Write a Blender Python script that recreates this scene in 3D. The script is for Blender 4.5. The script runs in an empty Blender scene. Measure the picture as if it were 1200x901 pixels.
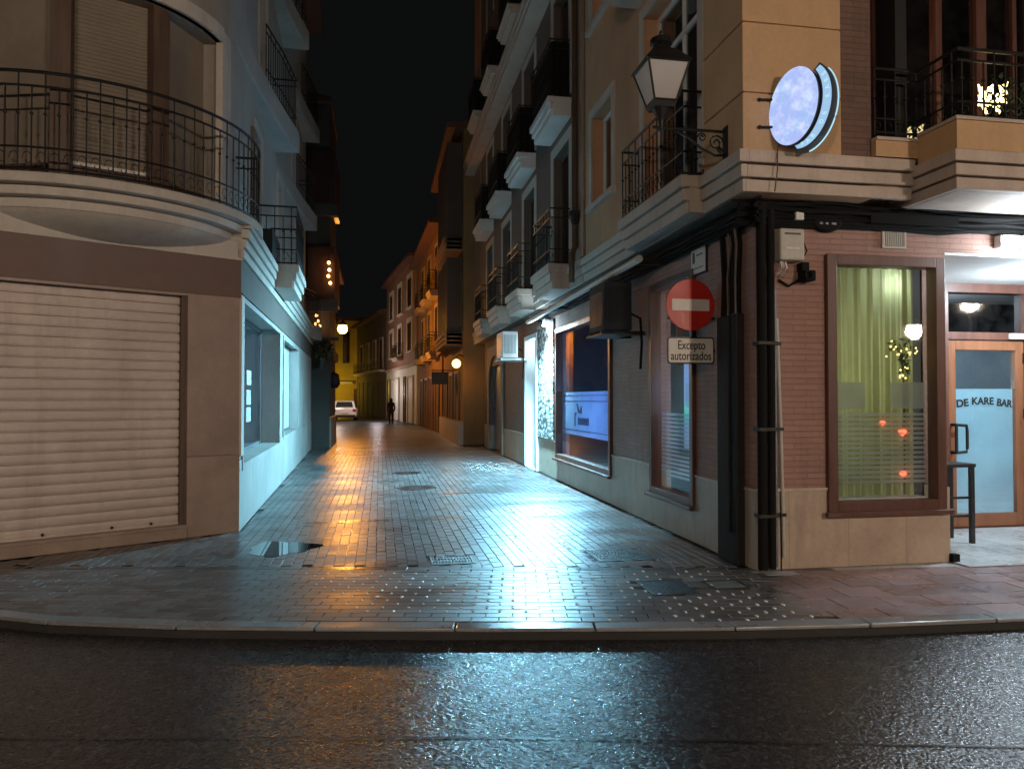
import bpy, bmesh, math, random
from mathutils import Vector, Matrix
random.seed(7)
R = math.radians
sc = bpy.context.scene
COL = sc.collection
PI = math.pi

# ------------------------------------------------------------------ materials
def new_mat(name):
    m = bpy.data.materials.new(name); m.use_nodes = True
    nt = m.node_tree
    for n in list(nt.nodes): nt.nodes.remove(n)
    return m, nt
def N(nt, t, **kw):
    n = nt.nodes.new(t)
    for k, v in kw.items():
        if k in ('operation', 'blend_type', 'data_type', 'noise_dimensions', 'feature', 'offset', 'offset_frequency', 'squash', 'attribute_name', 'wave_type', 'bands_direction', 'interpolation_type', 'distribution'): setattr(n, k, v)
        else: n.inputs[k].default_value = v
    return n
def c4(c): return (c[0], c[1], c[2], 1.0)
def ramp(nt, src, lo, hi, vlo=0.0, vhi=1.0):
    r = N(nt, 'ShaderNodeMapRange'); nt.links.new(src, r.inputs['Value'])
    r.inputs['From Min'].default_value = lo; r.inputs['From Max'].default_value = hi
    r.inputs['To Min'].default_value = vlo; r.inputs['To Max'].default_value = vhi
    return r.outputs['Result']
def mixc(nt, fac, a, b, mode='MIX'):
    m = nt.nodes.new('ShaderNodeMix'); m.data_type = 'RGBA'; m.blend_type = mode
    if isinstance(fac, (int, float)): m.inputs[0].default_value = fac
    else: nt.links.new(fac, m.inputs[0])
    for k, v in ((6, a), (7, b)):
        if isinstance(v, tuple): m.inputs[k].default_value = c4(v)
        else: nt.links.new(v, m.inputs[k])
    return m.outputs[2]
def surf(name, col, rough=0.6, var=0.25, scale=1.2, fine=25.0, bump=0.15, metallic=0.0, stain=0.0, staincol=(0.05, 0.045, 0.04), bumpd=0.01, spec=0.5, stretch=(1, 1, 1)):
    """plaster, paint, stone: mottled base colour, fine relief, vertical dirt"""
    m, nt = new_mat(name); L = nt.links
    tc = N(nt, 'ShaderNodeTexCoord'); mp = N(nt, 'ShaderNodeMapping'); mp.inputs['Scale'].default_value = stretch
    L.new(tc.outputs['Object'], mp.inputs['Vector'])
    n1 = N(nt, 'ShaderNodeTexNoise', Scale=scale, Detail=6.0, Roughness=0.65); L.new(mp.outputs[0], n1.inputs['Vector'])
    n2 = N(nt, 'ShaderNodeTexNoise', Scale=fine, Detail=5.0, Roughness=0.7); L.new(mp.outputs[0], n2.inputs['Vector'])
    dark = tuple(x * (1 - var) for x in col); lite = tuple(min(1, x * (1 + var * 0.6)) for x in col)
    c = mixc(nt, ramp(nt, n1.outputs['Fac'], 0.35, 0.68), dark, lite)
    c = mixc(nt, ramp(nt, n2.outputs['Fac'], 0.3, 0.75, 0, 0.35), c, tuple(x * 0.6 for x in col))
    if stain > 0:
        mp2 = N(nt, 'ShaderNodeMapping'); mp2.inputs['Scale'].default_value = (5, 5, 0.5); L.new(tc.outputs['Object'], mp2.inputs['Vector'])
        n3 = N(nt, 'ShaderNodeTexNoise', Scale=0.8, Detail=7.0, Roughness=0.7); L.new(mp2.outputs[0], n3.inputs['Vector'])
        c = mixc(nt, ramp(nt, n3.outputs['Fac'], 0.5, 0.78, 0, stain), c, staincol)
    b = N(nt, 'ShaderNodeBsdfPrincipled'); L.new(c, b.inputs['Base Color'])
    b.inputs['Metallic'].default_value = metallic; b.inputs['Specular IOR Level'].default_value = spec
    L.new(ramp(nt, n1.outputs['Fac'], 0.3, 0.7, max(0.03, rough - 0.1), min(1, rough + 0.12)), b.inputs['Roughness'])
    bp = N(nt, 'ShaderNodeBump', Strength=bump, Distance=bumpd); L.new(n2.outputs['Fac'], bp.inputs['Height']); L.new(bp.outputs[0], b.inputs['Normal'])
    o = N(nt, 'ShaderNodeOutputMaterial'); L.new(b.outputs[0], o.inputs[0])
    return m
def courses(name, c1, c2, mortar, bw, bh, ms=0.004, rough=0.75, stain=0.3, bump=0.5, offset=0.5, uneven=0.3, staincol=(0.03, 0.025, 0.02)):
    """masonry in courses; the run is x+y, so it works on both street fronts"""
    m, nt = new_mat(name); L = nt.links
    tc = N(nt, 'ShaderNodeTexCoord'); sp = N(nt, 'ShaderNodeSeparateXYZ'); L.new(tc.outputs['Object'], sp.inputs[0])
    ad = N(nt, 'ShaderNodeMath', operation='ADD'); L.new(sp.outputs[0], ad.inputs[0]); L.new(sp.outputs[1], ad.inputs[1])
    cb = N(nt, 'ShaderNodeCombineXYZ'); L.new(ad.outputs[0], cb.inputs[0]); L.new(sp.outputs[2], cb.inputs[1])
    bt = nt.nodes.new('ShaderNodeTexBrick'); L.new(cb.outputs[0], bt.inputs['Vector'])
    bt.offset = offset
    bt.inputs['Scale'].default_value = 1; bt.inputs['Brick Width'].default_value = bw; bt.inputs['Row Height'].default_value = bh
    bt.inputs['Mortar Size'].default_value = ms; bt.inputs['Mortar Smooth'].default_value = 0.3; bt.inputs['Bias'].default_value = 0
    bt.inputs['Color1'].default_value = c4(c1); bt.inputs['Color2'].default_value = c4(c2); bt.inputs['Mortar'].default_value = c4(mortar)
    n1 = N(nt, 'ShaderNodeTexNoise', Scale=1.3, Detail=7.0, Roughness=0.7); L.new(tc.outputs['Object'], n1.inputs['Vector'])
    n2 = N(nt, 'ShaderNodeTexNoise', Scale=40.0, Detail=5.0, Roughness=0.7); L.new(tc.outputs['Object'], n2.inputs['Vector'])
    c = mixc(nt, ramp(nt, n1.outputs['Fac'], 0.4, 0.72, 0, uneven), bt.outputs['Color'], tuple(x * 0.45 for x in c1))
    c = mixc(nt, ramp(nt, n2.outputs['Fac'], 0.35, 0.8, 0, 0.35), c, tuple(min(1, x * 1.5) for x in c2))
    mp2 = N(nt, 'ShaderNodeMapping'); mp2.inputs['Scale'].default_value = (4, 4, 0.8); L.new(tc.outputs['Object'], mp2.inputs['Vector'])
    n3 = N(nt, 'ShaderNodeTexNoise', Scale=0.9, Detail=7.0, Roughness=0.7); L.new(mp2.outputs[0], n3.inputs['Vector'])
    c = mixc(nt, ramp(nt, n3.outputs['Fac'], 0.5, 0.75, 0, stain), c, staincol)
    b = N(nt, 'ShaderNodeBsdfPrincipled', Roughness=rough); L.new(c, b.inputs['Base Color'])
    hm = N(nt, 'ShaderNodeMath', operation='SUBTRACT'); L.new(n2.outputs['Fac'], hm.inputs[0]); L.new(bt.outputs['Fac'], hm.inputs[1])
    bp = N(nt, 'ShaderNodeBump', Strength=bump, Distance=0.006); L.new(hm.outputs[0], bp.inputs['Height']); L.new(bp.outputs[0], b.inputs['Normal'])
    o = N(nt, 'ShaderNodeOutputMaterial'); L.new(b.outputs[0], o.inputs[0])
    return m
def glow(name, col, strength):
    m, nt = new_mat(name); e = N(nt, 'ShaderNodeEmission', Strength=strength); e.inputs['Color'].default_value = c4(col)
    o = N(nt, 'ShaderNodeOutputMaterial'); nt.links.new(e.outputs[0], o.inputs[0]); return m
def glass(name, tint=(0.9, 0.95, 1.0), refl=0.12, rough=0.02, dirt=0.025):
    m, nt = new_mat(name); L = nt.links
    t = N(nt, 'ShaderNodeBsdfTransparent'); t.inputs['Color'].default_value = c4(tint)
    g = N(nt, 'ShaderNodeBsdfGlossy', Roughness=rough); g.inputs['Color'].default_value = (0.95, 0.97, 1, 1)
    lw = N(nt, 'ShaderNodeLayerWeight', Blend=0.45)
    mx = N(nt, 'ShaderNodeMixShader'); geo = N(nt, 'ShaderNodeNewGeometry'); inv = N(nt, 'ShaderNodeMath', operation='SUBTRACT'); inv.inputs[0].default_value = 1; L.new(geo.outputs['Backfacing'], inv.inputs[1]); fm = N(nt, 'ShaderNodeMath', operation='MULTIPLY'); L.new(inv.outputs[0], fm.inputs[0]); L.new(ramp(nt, lw.outputs['Fresnel'], 0.0, 1.0, refl, 0.75), fm.inputs[1]); L.new(fm.outputs[0], mx.inputs[0]); L.new(t.outputs[0], mx.inputs[1]); L.new(g.outputs[0], mx.inputs[2])
    d = N(nt, 'ShaderNodeBsdfDiffuse'); d.inputs['Color'].default_value = (0.5, 0.5, 0.5, 1)
    tc = N(nt, 'ShaderNodeTexCoord'); n = N(nt, 'ShaderNodeTexNoise', Scale=3.0, Detail=8.0, Roughness=0.75); L.new(tc.outputs['Object'], n.inputs['Vector'])
    m2 = N(nt, 'ShaderNodeMixShader'); L.new(ramp(nt, n.outputs['Fac'], 0.4, 0.8, 0.0, dirt), m2.inputs[0]); L.new(mx.outputs[0], m2.inputs[1]); L.new(d.outputs[0], m2.inputs[2])
    bp = N(nt, 'ShaderNodeBump', Strength=0.02, Distance=0.02); n5 = N(nt, 'ShaderNodeTexNoise', Scale=1.1, Detail=1.0); L.new(tc.outputs['Object'], n5.inputs['Vector']); L.new(n5.outputs['Fac'], bp.inputs['Height']); L.new(bp.outputs[0], g.inputs['Normal'])
    o = N(nt, 'ShaderNodeOutputMaterial'); L.new(m2.outputs[0], o.inputs[0]); return m
def film(name, col, trans=0.5, refl=0.1, see=0.0, solid=True):
    """frosted film or cloth: lit from either side"""
    m, nt = new_mat(name); L = nt.links
    tc = N(nt, 'ShaderNodeTexCoord'); n = N(nt, 'ShaderNodeTexNoise', Scale=2.0, Detail=5.0); L.new(tc.outputs['Object'], n.inputs['Vector'])
    c = mixc(nt, ramp(nt, n.outputs['Fac'], 0.3, 0.7), tuple(x * 0.8 for x in col), col)
    d = N(nt, 'ShaderNodeBsdfDiffuse'); t = N(nt, 'ShaderNodeBsdfTranslucent'); L.new(c, d.inputs[0]); L.new(c, t.inputs[0])
    mx = N(nt, 'ShaderNodeMixShader'); mx.inputs[0].default_value = trans; L.new(d.outputs[0], mx.inputs[1]); L.new(t.outputs[0], mx.inputs[2])
    g = N(nt, 'ShaderNodeBsdfGlossy', Roughness=0.08); m2 = N(nt, 'ShaderNodeMixShader'); m2.inputs[0].default_value = refl; L.new(mx.outputs[0], m2.inputs[1]); L.new(g.outputs[0], m2.inputs[2])
    out = m2.outputs[0]
    if see > 0:
        tr = N(nt, 'ShaderNodeBsdfTransparent'); m3 = N(nt, 'ShaderNodeMixShader'); m3.inputs[0].default_value = see; L.new(out, m3.inputs[1]); L.new(tr.outputs[0], m3.inputs[2]); out = m3.outputs[0]
    geo = N(nt, 'ShaderNodeNewGeometry'); tb_ = N(nt, 'ShaderNodeBsdfTransparent'); mb_ = N(nt, 'ShaderNodeMixShader')
    if solid: L.new(geo.outputs['Backfacing'], mb_.inputs[0]); L.new(out, mb_.inputs[1]); L.new(tb_.outputs[0], mb_.inputs[2]); out = mb_.outputs[0]
    o = N(nt, 'ShaderNodeOutputMaterial'); L.new(out, o.inputs[0]); return m
def wet(name, base, var=0.3, r_lo=0.08, r_hi=0.5, wetscale=(0.5, 1.6, 1), bump=0.4, bscale=60.0, bdist=0.004, attr=False, spec=0.5, patch=(0.4, 0.62)):
    """wet ground: pooled film of water where the noise is low, rough stone elsewhere"""
    m, nt = new_mat(name); L = nt.links
    tc = N(nt, 'ShaderNodeTexCoord'); mp = N(nt, 'ShaderNodeMapping'); mp.inputs['Scale'].default_value = wetscale; mp.inputs['Rotation'].default_value = (0, 0, R(10))
    L.new(tc.outputs['Object'], mp.inputs['Vector'])
    w = N(nt, 'ShaderNodeTexNoise', Scale=1.0, Detail=6.0, Roughness=0.62); L.new(mp.outputs[0], w.inputs['Vector'])
    f = N(nt, 'ShaderNodeTexNoise', Scale=bscale, Detail=4.0, Roughness=0.7); L.new(tc.outputs['Object'], f.inputs['Vector'])
    big = N(nt, 'ShaderNodeTexNoise', Scale=0.9, Detail=5.0, Roughness=0.6); L.new(tc.outputs['Object'], big.inputs['Vector'])
    c = mixc(nt, ramp(nt, big.outputs['Fac'], 0.35, 0.68), tuple(x * (1 - var) for x in base), tuple(x * (1 + var) for x in base))
    c = mixc(nt, ramp(nt, f.outputs['Fac'], 0.4, 0.8, 0, 0.5), c, tuple(x * 2.0 for x in base))
    if attr:
        a = N(nt, 'ShaderNodeAttribute', attribute_name='tone')
        c = mixc(nt, 1.0, c, a.outputs['Color'], 'MULTIPLY')
    b = N(nt, 'ShaderNodeBsdfPrincipled'); L.new(c, b.inputs['Base Color']); b.inputs['Specular IOR Level'].default_value = spec
    wf = ramp(nt, w.outputs['Fac'], patch[0], patch[1])
    L.new(ramp(nt, wf, 0, 1, r_lo, r_hi), b.inputs['Roughness'])
    bs = ramp(nt, wf, 0, 1, bump * 0.35, bump)
    bp = N(nt, 'ShaderNodeBump', Distance=bdist); L.new(bs, bp.inputs['Strength']); L.new(f.outputs['Fac'], bp.inputs['Height']); L.new(bp.outputs[0], b.inputs['Normal'])
    o = N(nt, 'ShaderNodeOutputMaterial'); L.new(b.outputs[0], o.inputs[0]); return m

M = {}
M['asphalt'] = None
def asphalt():
    m, nt = new_mat('wet_asphalt'); L = nt.links
    tc = N(nt, 'ShaderNodeTexCoord')
    v = N(nt, 'ShaderNodeTexVoronoi', Scale=48.0); L.new(tc.outputs['Object'], v.inputs['Vector'])
    v2 = N(nt, 'ShaderNodeTexVoronoi', Scale=95.0); L.new(tc.outputs['Object'], v2.inputs['Vector'])
    f = N(nt, 'ShaderNodeTexNoise', Scale=30.0, Detail=5.0, Roughness=0.7); L.new(tc.outputs['Object'], f.inputs['Vector'])
    big = N(nt, 'ShaderNodeTexNoise', Scale=0.5, Detail=3.0, Roughness=0.5); L.new(tc.outputs['Object'], big.inputs['Vector'])
    c = mixc(nt, ramp(nt, big.outputs['Fac'], 0.3, 0.7), (0.013, 0.014, 0.016), (0.027, 0.030, 0.034))
    sep = N(nt, 'ShaderNodeSeparateColor'); L.new(v.outputs['Color'], sep.inputs[0])
    c = mixc(nt, ramp(nt, sep.outputs[0], 0.72, 0.95, 0, 0.8), c, (0.075, 0.073, 0.07))
    c = mixc(nt, ramp(nt, sep.outputs[1], 0.6, 0.9, 0, 0.6), c, (0.006, 0.006, 0.006))
    b = N(nt, 'ShaderNodeBsdfPrincipled'); L.new(c, b.inputs['Base Color'])
    L.new(ramp(nt, sep.outputs[2], 0.0, 1.0, 0.13, 0.32), b.inputs['Roughness']); b.inputs['Specular IOR Level'].default_value = 0.7
    h = N(nt, 'ShaderNodeMath', operation='MULTIPLY_ADD'); L.new(v.outputs['Distance'], h.inputs[0]); h.inputs[1].default_value = -1.0; L.new(f.outputs['Fac'], h.inputs[2])
    h2 = N(nt, 'ShaderNodeMath', operation='MULTIPLY_ADD'); L.new(v2.outputs['Distance'], h2.inputs[0]); h2.inputs[1].default_value = -0.5; L.new(h.outputs[0], h2.inputs[2])
    bp = N(nt, 'ShaderNodeBump', Strength=0.36, Distance=0.010); L.new(h2.outputs[0], bp.inputs['Height']); L.new(bp.outputs[0], b.inputs['Normal'])
    o = N(nt, 'ShaderNodeOutputMaterial'); L.new(b.outputs[0], o.inputs[0]); return m
M['asphalt'] = asphalt()
M['paver'] = wet('wet_pavers', (0.088, 0.084, 0.082), 0.35, 0.25, 0.46, (0.35, 1.5, 1), 0.5, 55, 0.004, attr=True, patch=(0.32, 0.68), spec=1.0)
M['paver_plain'] = wet('wet_dark_stone', (0.055, 0.052, 0.05), 0.35, 0.22, 0.5, (1, 1, 1), 0.4, 50, 0.003)
M['scuff'] = wet('pale_scuff', (0.26, 0.27, 0.27), 0.35, 0.3, 0.5, (1, 1, 1), 0.4, 50, 0.002)
M['joint'] = wet('joint_sand', (0.018, 0.017, 0.016), 0.3, 0.2, 0.6, bump=0.3)
M['glint_dot'] = wet('pale_glint_dot', (0.75, 0.75, 0.74), 0.2, 0.25, 0.4, bump=0.2)  # pale colour stands for light glinting at the wet paver joints
M['redtile'] = wet('red_pavement_tile', (0.23, 0.145, 0.14), 0.35, 0.25, 0.6, (2.0, 2.5, 1), 0.4, 50, 0.003, attr=True)
M['redplain'] = wet('red_pavement_mortar', (0.20, 0.14, 0.13), 0.35, 0.25, 0.6, (2.0, 2.5, 1), 0.4, 50, 0.003)
M['paleedge'] = wet('pale_edge_stone', (0.36, 0.37, 0.37), 0.3, 0.25, 0.55, (2.0, 2.5, 1), 0.4, 50, 0.003)
M['paletile'] = wet('pale_pavement_tile', (0.42, 0.44, 0.45), 0.3, 0.2, 0.5, (1.5, 1.5, 1), 0.3, 40, 0.003, attr=True)
M['kerb'] = wet('granite_kerb', (0.19, 0.19, 0.19), 0.35, 0.18, 0.5, (1.0, 1.0, 1), 0.4, 70, 0.003)
M['kerbface'] = surf('shaded_grimy_kerb_face', (0.03, 0.028, 0.026), .7, .4, 2, 40, .5)  # grime plus the black gutter shadow, both put into the base colour
M['water'] = wet('puddle_water', (0.01, 0.01, 0.011), 0.1, 0.01, 0.03, bump=0.0)
M['iron'] = surf('cast_iron', (0.05, 0.048, 0.045), 0.45, 0.4, 3, 60, 0.5, 0.7)
M['steelcover'] = surf('grey_steel_cover', (0.22, 0.25, 0.27), 0.35, 0.3, 3, 60, 0.4, 0.3)
M['blackmetal'] = surf('black_painted_metal', (0.018, 0.017, 0.017), 0.45, 0.3, 4, 60, 0.2, 0.3)
M['cable'] = surf('black_rubber', (0.010, 0.010, 0.010), 0.8, 0.3, 5, 60, 0.2, spec=0.15)
M['duct'] = surf('dull_grey_duct_paint', (0.035, 0.033, 0.032), 0.75, 0.35, 3, 30, 0.3, stain=0.4, spec=0.2)
M['cream'] = surf('cream_render', (0.30, 0.265, 0.22), 0.8, 0.22, 0.9, 30, 0.25, stain=0.25)
M['creamside'] = surf('pale_side_render', (0.40, 0.395, 0.365), 0.75, 0.2, 0.8, 30, 0.25, stain=0.22)
M['mould'] = surf('cream_moulding', (0.55, 0.50, 0.44), 0.7, 0.18, 1.5, 30, 0.2, stain=0.3)
M['browband'] = surf('brown_stone_band', (0.155, 0.092, 0.072), 0.5, 0.3, 1.4, 40, 0.15)
M['brownstone'] = surf('polished_brown_stone', (0.34, 0.235, 0.19), 0.4, 0.3, 1.2, 25, 0.12, stain=0.15)
M['brownplinth'] = surf('brown_plinth_stone', (0.36, 0.26, 0.20), 0.45, 0.3, 1.6, 25, 0.12, stain=0.3)
M['shutter'] = surf('painted_shutter', (0.60, 0.50, 0.445), 0.45, 0.22, 1.0, 12, 0.25, 0.0, stain=0.55, staincol=(0.22, 0.15, 0.11))
M['shutterrib'] = surf('cream_roller_blind', (0.23, 0.19, 0.145), 0.6, 0.2, 1.0, 12, 0.15)
M['woodbrown'] = surf('brown_window_wood', (0.105, 0.063, 0.042), 0.5, 0.4, 2, 20, 0.2, stretch=(6, 6, 0.6))
M['orangewood'] = surf('varnished_orange_wood', (0.25, 0.10, 0.048), 0.35, 0.3, 2, 20, 0.15, stretch=(6, 6, 0.6))
M['redwood'] = surf('dark_red_window_wood', (0.12, 0.05, 0.035), 0.38, 0.35, 2, 20, 0.15, stretch=(6, 6, 0.6))
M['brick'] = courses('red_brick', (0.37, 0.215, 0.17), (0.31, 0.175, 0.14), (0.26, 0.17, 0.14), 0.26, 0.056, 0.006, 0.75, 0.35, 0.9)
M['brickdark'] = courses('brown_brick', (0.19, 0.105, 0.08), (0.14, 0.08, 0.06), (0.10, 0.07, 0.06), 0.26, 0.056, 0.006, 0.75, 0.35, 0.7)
M['pink'] = courses('pinkish_brick', (0.32, 0.19, 0.165), (0.26, 0.15, 0.13), (0.3, 0.18, 0.15), 0.3, 0.08, 0.01)
M['plinth'] = courses('beige_plinth_slabs', (0.47, 0.37, 0.28), (0.41, 0.32, 0.245), (0.2, 0.15, 0.11), 0.62, 3.0, 0.003, 0.4, 0.4, 0.25, uneven=0.55, staincol=(0.13, 0.09, 0.065))
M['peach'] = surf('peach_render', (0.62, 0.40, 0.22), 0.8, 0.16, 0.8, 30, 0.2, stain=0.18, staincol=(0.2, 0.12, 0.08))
M['peachside'] = surf('peach_side_light_offset', (0.56, 0.31, 0.175), 0.82, 0.2, 0.8, 30, 0.22, stain=0.3, staincol=(0.2, 0.12, 0.08))  # same peach, redder and darker to offset the cyan light on this side
M['tan'] = surf('tan_render', (0.36, 0.235, 0.165), 0.85, 0.2, 0.8, 30, 0.25, stain=0.3)
M['greyrender'] = surf('grey_brown_render', (0.13, 0.10, 0.085), 0.85, 0.25, 0.8, 30, 0.25, stain=0.3)
M['groove'] = surf('dark_joint', (0.12, 0.07, 0.045), 0.9, 0.2)
M['corn'] = surf('cornice_stone', (0.56, 0.47, 0.40), 0.7, 0.16, 1.5, 30, 0.2, stain=0.3)
M['white'] = surf('white_paint', (0.72, 0.71, 0.69), 0.55, 0.12, 1.5, 30, 0.15, stain=0.12)
M['offwhite'] = surf('aged_white_plastic', (0.50, 0.48, 0.42), 0.45, 0.15, 3, 30, 0.1)
M['ochre'] = surf('ochre_render', (0.27, 0.155, 0.06), 0.85, 0.25, 0.6, 25, 0.25, stain=0.3)
M['yellow'] = surf('yellow_render', (0.70, 0.52, 0.10), 0.85, 0.2, 0.6, 25, 0.25, stain=0.3)
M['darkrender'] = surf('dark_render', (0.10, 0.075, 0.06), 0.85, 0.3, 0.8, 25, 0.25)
M['interior'] = surf('dark_interior', (0.03, 0.028, 0.027), 0.8, 0.3)
M['roomblue'] = surf('pale_room_wall', (0.45, 0.46, 0.5), 0.8, 0.15)
M['roof'] = surf('clay_roof_tile', (0.16, 0.075, 0.05), 0.8, 0.4, 3, 15, 0.5)
M['stonewhite'] = None
def stones():
    m, nt = new_mat('rough_pale_stone'); L = nt.links
    tc = N(nt, 'ShaderNodeTexCoord'); mp = N(nt, 'ShaderNodeMapping'); mp.inputs['Scale'].default_value = (1, 1, 1.8); L.new(tc.outputs['Object'], mp.inputs['Vector'])
    v = N(nt, 'ShaderNodeTexVoronoi', Scale=6.5); L.new(mp.outputs[0], v.inputs['Vector'])
    n = N(nt, 'ShaderNodeTexNoise', Scale=14.0, Detail=6.0, Roughness=0.7); L.new(tc.outputs['Object'], n.inputs['Vector'])
    c = mixc(nt, ramp(nt, n.outputs['Fac'], 0.35, 0.65), (0.26, 0.23, 0.20), (0.55, 0.53, 0.49))
    c = mixc(nt, ramp(nt, v.outputs['Distance'], 0.35, 0.7), c, (0.06, 0.05, 0.045))
    b = N(nt, 'ShaderNodeBsdfPrincipled', Roughness=0.85); L.new(c, b.inputs['Base Color'])
    h = N(nt, 'ShaderNodeMath', operation='SUBTRACT'); L.new(n.outputs['Fac'], h.inputs[0]); L.new(v.outputs['Distance'], h.inputs[1])
    bp = N(nt, 'ShaderNodeBump', Strength=0.8, Distance=0.03); L.new(h.outputs[0], bp.inputs['Height']); L.new(bp.outputs[0], b.inputs['Normal'])
    o = N(nt, 'ShaderNodeOutputMaterial'); L.new(b.outputs[0], o.inputs[0]); return m
M['stonewhite'] = stones()
M['glass'] = glass('shop_glass', (0.92, 0.95, 0.97), 0.10)
M['darkglass'] = glass('dark_window_glass', (0.35, 0.36, 0.38), 0.12)
M['filmblue'] = film('blue_tinted_poster_film', (0.55, 0.66, 0.85), 0.6, 0.12)
M['filmwhite'] = film('frosted_film', (0.75, 0.8, 0.82), 0.55, 0.1, 0.35)
M['filmdoor'] = film('door_frosting', (0.62, 0.75, 0.8), 0.6, 0.1)
M['curtain'] = film('green_curtain_cloth', (0.52, 0.54, 0.27), 0.5, 0.0, solid=False)
M['paper'] = film('paper', (0.75, 0.75, 0.72), 0.3, 0.03)
M['lampglass'] = film('milky_lamp_glass', (0.85, 0.82, 0.79), 0.4, 0.1, 0.0)
M['red'] = surf('sign_red', (0.55, 0.025, 0.015), 0.4, 0.1, 3, 30, 0.05)
M['signwhite'] = surf('sign_white', (0.72, 0.68, 0.62), 0.4, 0.08, 3, 30, 0.05)
M['ink'] = surf('sign_black', (0.012, 0.012, 0.013), 0.4, 0.1)
M['inkblue'] = surf('dark_blue_print', (0.02, 0.03, 0.12), 0.5, 0.1)
M['cloth'] = surf('dark_clothing', (0.018, 0.018, 0.022), 0.9, 0.3, 6, 60, 0.3)
M['skin'] = surf('skin', (0.42, 0.25, 0.19), 0.6, 0.1)
M['hair'] = surf('dark_hair', (0.02, 0.014, 0.01), 0.7, 0.2)
M['carpaint'] = surf('white_car_paint', (0.75, 0.73, 0.72), 0.2, 0.05, 1, 30, 0.02)
M['tyre'] = surf('tyre_rubber', (0.015, 0.015, 0.015), 0.8, 0.2)
M['carlight'] = surf('red_tail_light', (0.35, 0.01, 0.01), 0.2, 0.1)
M['plant'] = surf('dark_leaf', (0.03, 0.06, 0.02), 0.6, 0.4)
M['plantorange'] = surf('dry_orange_leaf', (0.25, 0.10, 0.03), 0.6, 0.4)
M['sodium'] = glow('sodium_glow', (1.0, 0.46, 0.07), 60)
M['warmglobe'] = glow('warm_globe_glow', (1.0, 0.50, 0.13), 7)
M['led'] = glow('led_glow', (0.62, 0.88, 1.0), 60)
M['whiteled'] = glow('white_led_glow', (0.8, 0.93, 1.0), 22)
M['streetbulb'] = glow('street_bulb', (1.0, 0.8, 0.6), 60)
M['amber'] = glow('amber_bulbs', (1.0, 0.5, 0.15), 9)
M['yellowbulb'] = glow('yellow_bulbs', (1.0, 0.75, 0.2), 5)
M['redbulb'] = glow('red_bulb', (1.0, 0.12, 0.05), 4)
M['greenbulb'] = glow('green_cross_glow', (0.05, 1.0, 0.45), 3)
M['screenblue'] = glow('blue_screen', (0.10, 0.28, 1.0), 1.6)
def ovalface():
    m, nt = new_mat('lit_oval_face'); L = nt.links
    tc = N(nt, 'ShaderNodeTexCoord'); n = N(nt, 'ShaderNodeTexNoise', Scale=5.0, Detail=7.0, Roughness=0.65, Distortion=0.8); L.new(tc.outputs['Object'], n.inputs['Vector'])
    c = mixc(nt, ramp(nt, n.outputs['Fac'], 0.35, 0.62), (0.34, 0.52, 0.88), (0.44, 0.50, 0.92))
    n2 = N(nt, 'ShaderNodeTexNoise', Scale=9.0, Detail=5.0, Roughness=0.7); L.new(tc.outputs['Object'], n2.inputs['Vector'])
    c = mixc(nt, ramp(nt, n2.outputs['Fac'], 0.45, 0.75), c, (0.75, 0.85, 1.0))
    e = N(nt, 'ShaderNodeEmission', Strength=1.05); L.new(c, e.inputs[0])
    o = N(nt, 'ShaderNodeOutputMaterial'); L.new(e.outputs[0], o.inputs[0]); return m
M['oval'] = ovalface()
M['crescent'] = glow('lit_crescent_face', (0.40, 0.64, 0.92), 0.9)
M['crescentletter'] = glow('lit_crescent_lettering', (0.5, 0.85, 1.0), 0.95)
M['signside'] = surf('grey_sign_side', (0.07, 0.08, 0.11), 0.5, 0.2)

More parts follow.
